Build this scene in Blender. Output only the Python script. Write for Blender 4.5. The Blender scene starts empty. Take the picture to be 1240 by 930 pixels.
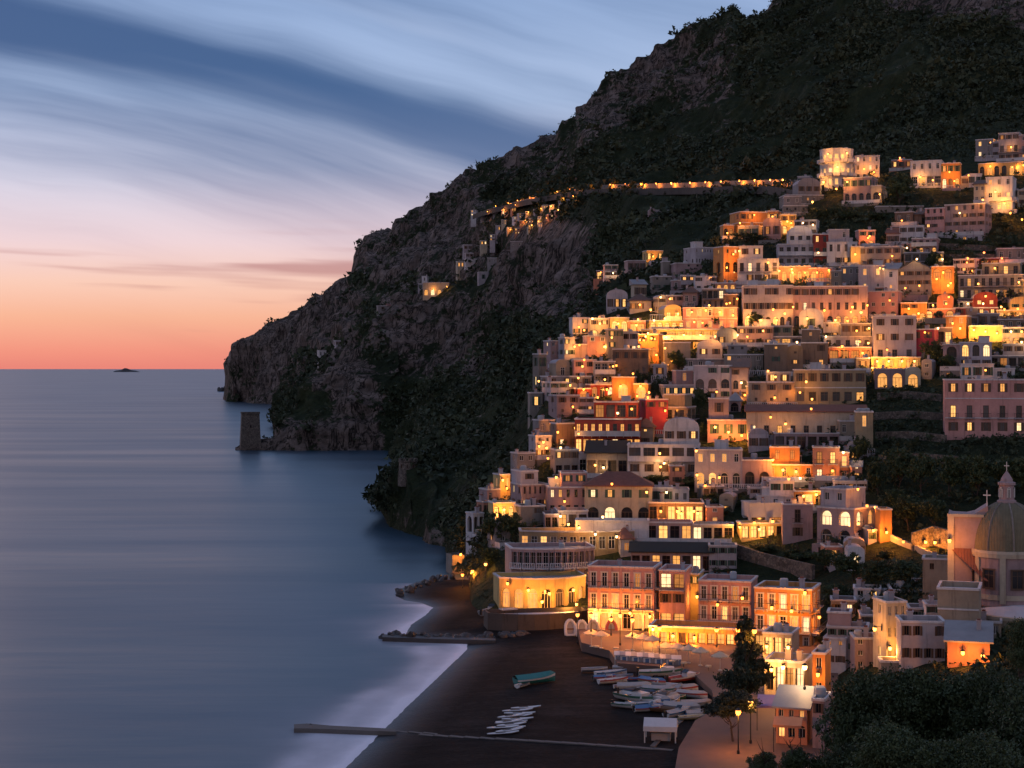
import bpy, bmesh, math, random
import numpy as np
from mathutils import Vector, Matrix
random.seed(11)
R = math.radians
sc = bpy.context.scene
COL = sc.collection

# ---------------------------------------------------------------- camera
FPX, HOR, CAMZ = 2000.0, 446.0, 45.0            # focal length in photo pixels, horizon row, camera height
cam_d = bpy.data.cameras.new('camera')
cam = bpy.data.objects.new('camera', cam_d); COL.objects.link(cam)
cam.location = (0, 0, CAMZ); cam.rotation_euler = (R(90), 0, 0)
cam_d.sensor_width = 36.0; cam_d.lens = 36.0 * FPX / 1240.0
cam_d.shift_y = -(465.0 - HOR) / 1240.0
cam_d.clip_start = 1.0; cam_d.clip_end = 150000.0
sc.camera = cam

def at(px, py, Y):
    return Vector(((px - 620.0) / FPX * Y, Y, CAMZ - (py - HOR) / FPX * Y))
def at_z(px, py, z):
    return at(px, py, (CAMZ - z) * FPX / (py - HOR))
def lin(*c):
    return tuple((v / 12.92 if v <= 0.04045 else ((v + 0.055) / 1.055) ** 2.4) for v in [x / 255.0 for x in c])

# ---------------------------------------------------------------- world, sun, exposure
world = bpy.data.worlds.new('World'); sc.world = world; world.use_nodes = True
class NT:
    """a small helper for node trees"""
    def __init__(s, tree): s.t = tree; s.n = tree.nodes; s.l = tree.links
    def new(s, kind, **kw):
        n = s.n.new(kind)
        for k, v in kw.items(): setattr(n, k, v)
        return n
    def link(s, a, b): s.l.new(a, b)
    def put(s, sock, v):
        if isinstance(v, bpy.types.NodeSocket): s.link(v, sock)
        elif v is not None:
            if hasattr(sock, 'default_value') and hasattr(sock.default_value, '__len__') and not hasattr(v, '__len__'): v = (v,) * len(sock.default_value)
            if hasattr(v, '__len__') and len(v) == 3 and len(sock.default_value) == 4: v = (*v, 1.0)
            sock.default_value = v
    def math(s, op, a, b=None, c=None, clamp=False):
        n = s.new('ShaderNodeMath', operation=op); n.use_clamp = clamp
        for i, v in enumerate((a, b, c)): s.put(n.inputs[i], v)
        return n.outputs[0]
    def vmath(s, op, a, b=None):
        n = s.new('ShaderNodeVectorMath', operation=op); s.put(n.inputs[0], a); s.put(n.inputs[1], b)
        return n.outputs['Value'] if op in ('DOT_PRODUCT', 'LENGTH') else n.outputs[0]
    def mix(s, f, a, b, mode='MIX'):
        n = s.new('ShaderNodeMix', data_type='RGBA', blend_type=mode)
        s.put(n.inputs[0], f); s.put(n.inputs[6], a); s.put(n.inputs[7], b); return n.outputs[2]
    def ramp(s, f, stops, interp='LINEAR'):
        n = s.new('ShaderNodeValToRGB'); n.color_ramp.interpolation = interp
        e = n.color_ramp.elements
        while len(e) < len(stops): e.new(0.5)
        for el, (p, c) in zip(e, stops):
            el.position = p; el.color = (*c, 1) if hasattr(c, '__len__') else (c, c, c, 1)
        s.put(n.inputs[0], f); return n.outputs[0]
    def smooth(s, v, lo, hi):
        n = s.new('ShaderNodeMapRange', interpolation_type='SMOOTHSTEP')
        s.put(n.inputs[0], v); s.put(n.inputs[1], lo); s.put(n.inputs[2], hi); return n.outputs[0]
    def noise(s, vec, scale, detail=4, rough=0.55, dim='3D', dist=0.0):
        n = s.new('ShaderNodeTexNoise', noise_dimensions=dim)
        s.put(n.inputs['Vector'], vec); n.inputs['Scale'].default_value = scale
        n.inputs['Detail'].default_value = detail; n.inputs['Roughness'].default_value = rough
        n.inputs['Distortion'].default_value = dist
        return n.outputs[0]
    def comb(s, x, y, z):
        n = s.new('ShaderNodeCombineXYZ')
        for i, v in enumerate((x, y, z)): s.put(n.inputs[i], v)
        return n.outputs[0]
    def sep(s, v):
        n = s.new('ShaderNodeSeparateXYZ'); s.put(n.inputs[0], v); return n.outputs

SUN_DIR = Vector((-0.52, 0.85, 0.0)).normalized()      # where the sun has just set
def build_world():
    t = NT(world.node_tree); t.n.clear()
    out = t.new('ShaderNodeOutputWorld'); bg = t.new('ShaderNodeBackground')
    d = t.new('ShaderNodeTexCoord').outputs['Generated']
    x, y, z = t.sep(d)[0:3]
    # clear evening sky by elevation, seen towards the sunset and away from it
    zz = t.math('MULTIPLY', z, 1.0, clamp=True)
    west = t.ramp(zz, [(0.0, lin(238, 136, 122)), (0.010, lin(247, 152, 130)), (0.030, lin(251, 184, 152)), (0.050, lin(252, 206, 186)),
                       (0.075, lin(242, 216, 220)), (0.11, lin(218, 216, 234)), (0.16, lin(176, 196, 230)), (0.24, lin(140, 168, 212)), (0.45, lin(126, 150, 194)), (1.0, lin(112, 126, 162))])
    east = t.ramp(zz, [(0.0, lin(196, 170, 168)), (0.10, lin(200, 176, 176)), (0.25, lin(176, 168, 180)), (0.5, lin(138, 146, 176)), (1.0, lin(112, 126, 162))])
    glow = t.smooth(t.vmath('DOT_PRODUCT', d, tuple(SUN_DIR)), -0.3, 0.9)
    clear = t.mix(glow, east, west)
    # long drawn-out cloud streaks, drifting in one direction
    q = t.math('ADD', z, t.math('MULTIPLY', x, 0.23))
    q = t.math('ADD', q, t.math('MULTIPLY', t.math('SUBTRACT', t.noise(d, 5.0, 2), 0.5), 0.035))
    st = t.noise(t.comb(t.math('MULTIPLY', x, 1.6), t.math('MULTIPLY', y, 1.6), t.math('MULTIPLY', q, 15.0)), 1.0, 3, 0.45)
    st2 = t.noise(t.comb(t.math('MULTIPLY', x, 3.2), t.math('MULTIPLY', y, 3.2), t.math('MULTIPLY', q, 40.0)), 1.0, 4, 0.6)
    def band(c, w):
        g = t.math('DIVIDE', t.math('SUBTRACT', q, c), w); g = t.math('MULTIPLY', g, g)
        return t.math('POWER', 2.718, t.math('MULTIPLY', g, -1.0))
    den = t.math('ADD', t.math('MULTIPLY', st, 0.85), t.math('MULTIPLY', st2, 0.46))
    den = t.math('ADD', den, t.math('MULTIPLY', band(0.136, 0.024), 0.60))
    den = t.math('ADD', den, t.math('MULTIPLY', band(0.095, 0.016), 0.16))
    cl = t.smooth(den, 0.60, 1.20)
    ccol = t.ramp(zz, [(0.0, lin(190, 104, 104)), (0.04, lin(205, 138, 124)), (0.075, lin(172, 150, 172)), (0.12, lin(90, 114, 156)), (0.17, lin(56, 92, 140)), (0.4, lin(58, 82, 128)), (1.0, lin(60, 80, 122))])
    amt = t.math('MULTIPLY', cl, t.ramp(zz, [(0, 0.45), (0.07, 0.55), (0.11, 0.95), (1, 0.95)]))
    col = t.mix(amt, clear, ccol)
    # thin bright veils
    veil = t.smooth(t.noise(t.comb(t.math('MULTIPLY', x, 2.0), t.math('MULTIPLY', y, 2.0), t.math('MULTIPLY', q, 22.0)), 1.0, 3, 0.5), 0.52, 0.75)
    veil = t.math('MULTIPLY', veil, t.smooth(z, 0.10, 0.2))
    col = t.mix(t.math('MULTIPLY', veil, 0.45), col, lin(196, 208, 236))
    # low bars of cloud over the sea
    q3 = t.math('ADD', z, t.math('MULTIPLY', x, 0.03))
    bar = t.noise(t.comb(t.math('MULTIPLY', x, 4.5), t.math('MULTIPLY', y, 4.5), t.math('MULTIPLY', q3, 75.0)), 1.0, 3, 0.5)
    bar = t.math('MULTIPLY', t.smooth(bar, 0.52, 0.72), t.math('MULTIPLY', t.smooth(z, 0.004, 0.02), t.math('SUBTRACT', 1.0, t.smooth(z, 0.06, 0.10))))
    col = t.mix(t.math('MULTIPLY', bar, 0.62), col, lin(176, 112, 116))
    sky = t.new('ShaderNodeTexSky', sky_type='NISHITA')
    sky.sun_disc = False; sky.sun_elevation = R(0.6); sky.sun_rotation = math.atan2(SUN_DIR.x, SUN_DIR.y)
    sky.altitude = 45; sky.air_density = 1.2; sky.dust_density = 2.0; sky.ozone_density = 2.0
    nb = t.new('ShaderNodeVectorMath', operation='SCALE'); t.link(sky.outputs[0], nb.inputs[0]); nb.inputs['Scale'].default_value = 0.012
    tot = t.vmath('ADD', t.vmath('MULTIPLY', col, (0.96, 0.97, 0.98)), nb.outputs[0])
    t.link(tot, bg.inputs[0]); bg.inputs[1].default_value = SKY_STRENGTH
    t.link(bg.outputs[0], out.inputs[0])
SKY_STRENGTH = 1.0
build_world()
sun_d = bpy.data.lights.new('sun', 'SUN'); sun_d.energy = 0.25; sun_d.angle = R(25); sun_d.color = (1.0, 0.62, 0.52)
sun = bpy.data.objects.new('sun', sun_d); COL.objects.link(sun)
sun.rotation_euler = Vector((-SUN_DIR.x, -SUN_DIR.y, -math.tan(R(10)))).to_track_quat('-Z', 'Y').to_euler()
vs = sc.view_settings
vs.view_transform = 'Standard'; vs.look = 'None'; vs.exposure = 0.0; vs.gamma = 1.0; vs.use_curve_mapping = False
sc.render.engine = 'CYCLES'
cy = sc.cycles
cy.use_denoising = True; cy.max_bounces = 5; cy.diffuse_bounces = 3; cy.glossy_bounces = 2; cy.transmission_bounces = 2
cy.transparent_max_bounces = 4; cy.sample_clamp_indirect = 3.0; cy.use_light_tree = True; cy.caustics_reflective = False; cy.caustics_refractive = False

# ---------------------------------------------------------------- tagging and linking helpers
def tag(o, label=None, cat=None, group=None, kind=None):
    if label: o['label'] = label
    if cat: o['category'] = cat
    if group: o['group'] = group
    if kind: o['kind'] = kind
    return o
def obj(name, me, parent=None, loc=(0, 0, 0), rz=0.0, scale=None):
    o = bpy.data.objects.new(name, me); COL.objects.link(o)
    if parent is not None: o.parent = parent
    o.location = loc
    if rz: o.rotation_euler = (0, 0, rz)
    if scale is not None: o.scale = (scale,) * 3 if not hasattr(scale, '__len__') else scale
    return o
def empty(name, loc, rz=0.0):
    return obj(name, None, None, loc, rz)
def copy_tree(o, parent=None):
    c = o.copy(); COL.objects.link(c); c.parent = parent
    for ch in o.children: copy_tree(ch, c)
    return c

class MB:
    """collects faces, then builds one mesh"""
    def __init__(s, *mats): s.v = []; s.f = []; s.m = []; s.mats = list(mats)
    def face(s, pts, m=0):
        n = len(s.v); s.v.extend([tuple(p) for p in pts]); s.f.append(tuple(range(n, n + len(pts)))); s.m.append(m)
    def box(s, x0, x1, y0, y1, z0, z1, m=0, M=None, skip=()):
        c = [(x0, y0, z0), (x1, y0, z0), (x1, y1, z0), (x0, y1, z0), (x0, y0, z1), (x1, y0, z1), (x1, y1, z1), (x0, y1, z1)]
        if M is not None: c = [M @ Vector(p) for p in c]
        for k, q in enumerate(((0, 3, 2, 1), (4, 5, 6, 7), (0, 1, 5, 4), (1, 2, 6, 5), (2, 3, 7, 6), (3, 0, 4, 7))):
            if k not in skip: s.face([c[i] for i in q], m)
    def tube(s, a, b, ra, rb, n=6, m=0, cap=True):
        a, b = Vector(a), Vector(b); ax = (b - a).normalized()
        u = ax.orthogonal().normalized(); w = ax.cross(u)
        A = [a + (u * math.cos(k * 2 * math.pi / n) + w * math.sin(k * 2 * math.pi / n)) * ra for k in range(n)]
        B = [b + (u * math.cos(k * 2 * math.pi / n) + w * math.sin(k * 2 * math.pi / n)) * rb for k in range(n)]
        for k in range(n): s.face([A[k], A[(k + 1) % n], B[(k + 1) % n], B[k]], m)
        if cap: s.face(A[::-1], m); s.face(B, m)
    def lathe(s, prof, n=16, c=(0, 0), m=0, a0=0.0, a1=2 * math.pi):
        full = abs(a1 - a0 - 2 * math.pi) < 1e-6
        rings = [[(c[0] + r * math.cos(a0 + (a1 - a0) * k / n), c[1] + r * math.sin(a0 + (a1 - a0) * k / n), z) for k in range(n + (0 if full else 1))] for r, z in prof]
        for i in range(len(prof) - 1):
            A, B = rings[i], rings[i + 1]
            for k in range(n):
                j = (k + 1) % n if full else k + 1
                if prof[i][0] < 1e-6: s.face([A[k], B[j], B[k]], m)
                elif prof[i + 1][0] < 1e-6: s.face([A[k], A[j], B[k]], m)
                else: s.face([A[k], A[j], B[j], B[k]], m)
    def mesh(s, name, smooth=False, weld=False):
        me = bpy.data.meshes.new(name); me.from_pydata(s.v, [], s.f)
        for mt in s.mats: me.materials.append(mt)
        me.polygons.foreach_set('material_index', s.m)
        if weld:
            bm = bmesh.new(); bm.from_mesh(me); bmesh.ops.remove_doubles(bm, verts=bm.verts, dist=1e-4); bm.to_mesh(me); bm.free()
        if smooth: me.polygons.foreach_set('use_smooth', [True] * len(me.polygons))
        me.update(); return me
def grid_mesh(name, P, mats, attrs=None, smooth=True, keep=None):
    """P: (n, m, 3) array of points"""
    n, m = P.shape[:2]
    me = bpy.data.meshes.new(name)
    i = np.arange((n - 1) * (m - 1)); r, c = i // (m - 1), i % (m - 1)
    q = np.stack([r * m + c, (r + 1) * m + c, (r + 1) * m + c + 1, r * m + c + 1], 1)
    if keep is not None: q = q[keep[:-1, :-1].ravel() | keep[1:, 1:].ravel()]
    quads_into(me, P.reshape(-1, 3), q)
    for mt in mats: me.materials.append(mt)
    for k, a in (attrs or {}).items():
        at_ = me.attributes.new(k, 'FLOAT', 'POINT'); at_.data.foreach_set('value', a.astype(np.float32).ravel())
    if smooth: me.polygons.foreach_set('use_smooth', np.ones(len(me.polygons), bool))
    me.update(); return me
def quads_into(me, V, Q):
    k = Q.shape[1]
    me.vertices.add(len(V)); me.vertices.foreach_set('co', np.ascontiguousarray(V, np.float32).ravel())
    me.loops.add(Q.size); me.loops.foreach_set('vertex_index', np.ascontiguousarray(Q, np.int32).ravel())
    me.polygons.add(len(Q)); me.polygons.foreach_set('loop_start', np.arange(0, Q.size, k, dtype=np.int32))
    me.update(calc_edges=True); me.validate()

# ---------------------------------------------------------------- numpy noise
def _hash(i, j, k):
    n = (i * 374761393 + j * 668265263 + k * 2147483647 + 1013904223) & 0xffffffff
    n = ((n ^ (n >> 13)) * 1274126177) & 0xffffffff
    n = ((n ^ (n >> 16)) * 2246822519) & 0xffffffff
    return ((n ^ (n >> 15)) & 0xffff) / 32767.5 - 1.0
def vnoise(x, y, z):
    xi, yi, zi = np.floor(x).astype(np.int64), np.floor(y).astype(np.int64), np.floor(z).astype(np.int64)
    fx, fy, fz = x - xi, y - yi, z - zi
    fx, fy, fz = [f * f * f * (f * (f * 6 - 15) + 10) for f in (fx, fy, fz)]
    o = 0
    for a in (0, 1):
        for b in (0, 1):
            for c in (0, 1):
                o = o + _hash(xi + a, yi + b, zi + c) * (fx if a else 1 - fx) * (fy if b else 1 - fy) * (fz if c else 1 - fz)
    return o
def fbm(x, y, z, oct=4, gain=0.5, ridged=False):
    o, a, s = 0, 1.0, 0.0
    for k in range(oct):
        v = vnoise(x * 2 ** k + 17.3 * k, y * 2 ** k + 5.1 * k, z * 2 ** k + 9.7 * k)
        if ridged: v = 1 - 2 * np.abs(v)
        o = o + a * v; s += a; a *= gain
    return o / s
# ---------------------------------------------------------------- materials
MATS = {}
def new_mat(name):
    m = bpy.data.materials.new(name); m.use_nodes = True
    t = NT(m.node_tree); b = t.n['Principled BSDF']; MATS[name] = m
    return m, t, b
def plain(name, col, rough=0.6, metal=0.0, emit=None, es=0.0, var=0.12, scale=3.0):
    m, t, b = new_mat(name)
    co = t.new('ShaderNodeTexCoord').outputs['Object']
    nz = t.noise(co, scale, 3)
    f = t.math('ADD', t.math('MULTIPLY', nz, 2 * var), 1 - var)
    t.link(t.vmath('MULTIPLY', t.comb(f, f, f), tuple(col)), b.inputs['Base Color'])
    b.inputs['Roughness'].default_value = rough; b.inputs['Metallic'].default_value = metal
    if emit:
        b.inputs['Emission Color'].default_value = (*emit, 1); b.inputs['Emission Strength'].default_value = es
    return m
def plaster(name, col, dirt=0.6):
    """lime-washed wall: blotchy wash, rain streaks under the parapets, patches of repair"""
    m, t, b = new_mat('plaster_' + name)
    g = t.new('ShaderNodeNewGeometry').outputs['Position']; x, y, z = t.sep(g)[0:3]
    blot = t.noise(g, 0.35, 4, 0.6)
    strk = t.noise(t.comb(t.math('MULTIPLY', x, 1.6), t.math('MULTIPLY', y, 1.6), t.math('MULTIPLY', z, 0.16)), 1.0, 3, 0.6)
    fine = t.noise(g, 3.0, 3, 0.6)
    oi = t.new('ShaderNodeObjectInfo').outputs['Random']
    v = t.math('ADD', 0.80, t.math('MULTIPLY', oi, 0.22))
    v = t.math('MULTIPLY', v, t.math('ADD', 0.60, t.math('MULTIPLY', blot, 0.76)))
    v = t.math('MULTIPLY', v, t.math('ADD', 0.88, t.math('MULTIPLY', fine, 0.24)))
    base = t.vmath('MULTIPLY', t.comb(v, v, v), tuple(col))
    dk = t.math('MULTIPLY', t.smooth(strk, 0.52, 0.72), dirt)
    dirtc = tuple(c * 0.42 for c in col)
    base = t.mix(dk, base, dirtc)
    t.link(base, b.inputs['Base Color']); b.inputs['Roughness'].default_value = 0.85
    b.inputs['Specular IOR Level'].default_value = 0.2
    bp = t.new('ShaderNodeBump'); bp.inputs['Strength'].default_value = 0.25; bp.inputs['Distance'].default_value = 0.05
    t.link(fine, bp.inputs['Height']); t.link(bp.outputs[0], b.inputs['Normal'])
    return m
WALLC = dict(white=(.60, .57, .57), lilac=(.42, .38, .40), grey=(.26, .24, .24), beige=(.33, .27, .205), ochre=(.33, .255, .16), pink=(.55, .30, .27),
             salmon=(.52, .25, .17), red=(.27, .055, .045), crimson=(.33, .05, .075), brown=(.19, .14, .11), cream=(.48, .41, .31), orange=(.52, .25, .09),
             yellow=(.56, .42, .18), stone=(.24, .215, .19), darkstone=(.085, .075, .068), rose=(.36, .26, .26))
for k, c in WALLC.items(): plaster(k, c)
def W(k): return MATS['plaster_' + k]

def rock_veg():
    m, t, b = new_mat('hillside_rock_and_scrub')
    g = t.new('ShaderNodeNewGeometry').outputs['Position']; x, y, z = t.sep(g)[0:3]
    a = t.new('ShaderNodeAttribute', attribute_name='rock').outputs['Fac']
    n1 = t.noise(g, 0.035, 6, 0.62); n2 = t.noise(g, 0.20, 6, 0.68); n3 = t.noise(g, 0.75, 4, 0.7)
    strata = t.noise(t.comb(t.math('MULTIPLY', x, 0.02), t.math('MULTIPLY', y, 0.02), t.math('MULTIPLY', z, 0.17)), 1.0, 5, 0.65, dist=0.8)
    gull = t.noise(t.comb(t.math('MULTIPLY', x, 0.14), t.math('MULTIPLY', y, 0.14), t.math('MULTIPLY', z, 0.022)), 1.0, 5, 0.65, dist=0.5)
    crack = t.smooth(t.math('ABSOLUTE', t.math('SUBTRACT', gull, 0.5)), 0.0, 0.05)
    rv = t.math('ADD', t.math('ADD', t.math('MULTIPLY', n1, 0.25), t.math('MULTIPLY', strata, 0.22)), t.math('ADD', t.math('MULTIPLY', n2, 0.33), t.math('MULTIPLY', gull, 0.20)))
    rockc = t.ramp(rv, [(0.36, (.030, .024, .021)), (0.45, (.11, .085, .072)), (0.53, (.21, .165, .140)), (0.62, (.34, .27, .235))])
    rockc = t.mix(t.math('SUBTRACT', 1.0, crack), rockc, (.024, .021, .018))
    vegc = t.ramp(t.math('ADD', t.math('MULTIPLY', n1, 0.45), t.math('MULTIPLY', n2, 0.55)), [(0.3, (.012, .018, .010)), (0.5, (.032, .043, .021)), (0.65, (.062, .070, .033)), (0.8, (.10, .095, .055))])
    f = t.math('ADD', a, t.math('MULTIPLY', t.math('SUBTRACT', n2, 0.5), 1.4))
    f = t.math('ADD', f, t.math('MULTIPLY', t.math('SUBTRACT', n1, 0.5), 1.6))
    f = t.math('ADD', f, t.math('MULTIPLY', t.math('SUBTRACT', n3, 0.5), 0.3))
    t.link(t.mix(t.smooth(f, 0.34, 0.50), vegc, rockc), b.inputs['Base Color'])
    b.inputs['Roughness'].default_value = 0.95; b.inputs['Specular IOR Level'].default_value = 0.1
    bp = t.new('ShaderNodeBump'); bp.inputs['Strength'].default_value = 1.0; bp.inputs['Distance'].default_value = 4.5
    t.link(t.math('ADD', t.math('ADD', t.math('MULTIPLY', n1, 1.2), n2), t.math('ADD', t.math('MULTIPLY', n3, 0.3), t.math('MULTIPLY', gull, 0.6))), bp.inputs['Height']); t.link(bp.outputs[0], b.inputs['Normal'])
    return m
ROCKVEG = rock_veg()

def sand():
    m, t, b = new_mat('dark_beach_sand')
    g = t.new('ShaderNodeNewGeometry').outputs['Position']; x, y, z = t.sep(g)[0:3]
    n1 = t.noise(g, 0.06, 4, 0.6); n2 = t.noise(g, 1.3, 5, 0.7); n3 = t.noise(t.comb(t.math('MULTIPLY', x, 0.10), t.math('MULTIPLY', y, 0.5), 0.0), 1.0, 4, 0.6)
    c = t.ramp(t.math('ADD', t.math('MULTIPLY', n1, 0.45), t.math('ADD', t.math('MULTIPLY', n2, 0.3), t.math('MULTIPLY', n3, 0.25))), [(0.36, (.0075, .0068, .0068)), (0.5, (.0155, .0135, .0135)), (0.62, (.034, .029, .028))])
    wet = t.new('ShaderNodeAttribute', attribute_name='wet').outputs['Fac']
    t.link(t.mix(t.math('MULTIPLY', wet, 0.55), c, (.022, .018, .020)), b.inputs['Base Color'])
    t.link(t.math('SUBTRACT', 0.95, t.math('MULTIPLY', wet, 0.55)), b.inputs['Roughness']); t.link(t.math('ADD', 0.06, t.math('MULTIPLY', wet, 0.4)), b.inputs['Specular IOR Level'])
    bp = t.new('ShaderNodeBump'); bp.inputs['Strength'].default_value = 0.5; bp.inputs['Distance'].default_value = 0.25
    t.link(n2, bp.inputs['Height']); t.link(bp.outputs[0], b.inputs['Normal'])
    return m
SAND = sand()

def water():
    m, t, b = new_mat('smoothed_evening_sea')
    g = t.new('ShaderNodeNewGeometry').outputs['Position']; x, y, z = t.sep(g)[0:3]
    foam = t.new('ShaderNodeAttribute', attribute_name='foam').outputs['Fac']
    big = t.noise(t.comb(t.math('MULTIPLY', x, 0.006), t.math('MULTIPLY', y, 0.006), 0.0), 1.0, 3, 0.5)
    strk = t.noise(t.comb(t.math('MULTIPLY', x, 0.0035), t.math('MULTIPLY', y, 0.022), 0.0), 1.0, 4, 0.55)
    ncol = t.ramp(t.math('ADD', t.math('MULTIPLY', big, 0.5), t.math('MULTIPLY', strk, 0.5)), [(0.35, (.010, .040, .066)), (0.5, (.018, .058, .096)), (0.65, (.032, .078, .122))])
    wash = t.noise(t.comb(t.math('MULTIPLY', x, 0.16), t.math('MULTIPLY', y, 0.11), 0.0), 1.0, 4, 0.6)
    ff = t.math('MULTIPLY', foam, t.math('ADD', 0.75, t.math('MULTIPLY', wash, 0.9)), clamp=True)
    t.link(t.mix(ff, ncol, (.78, .76, .82)), b.inputs['Base Color'])
    ro = t.math('ADD', 0.33, t.math('MULTIPLY', t.math('SUBTRACT', strk, 0.5), 0.20))
    t.link(t.math('ADD', ro, t.math('MULTIPLY', ff, 0.5)), b.inputs['Roughness'])
    b.inputs['IOR'].default_value = 1.33
    t.link(t.math('SUBTRACT', 0.5, t.math('MULTIPLY', ff, 0.4)), b.inputs['Specular IOR Level'])
    wv = t.noise(t.comb(t.math('MULTIPLY', x, 0.03), t.math('MULTIPLY', y, 0.11), 0.0), 1.0, 3, 0.5)
    bp = t.new('ShaderNodeBump'); bp.inputs['Strength'].default_value = 0.06; bp.inputs['Distance'].default_value = 2.2
    t.link(wv, bp.inputs['Height']); t.link(bp.outputs[0], b.inputs['Normal'])
    return m
WATER = water()

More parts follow.
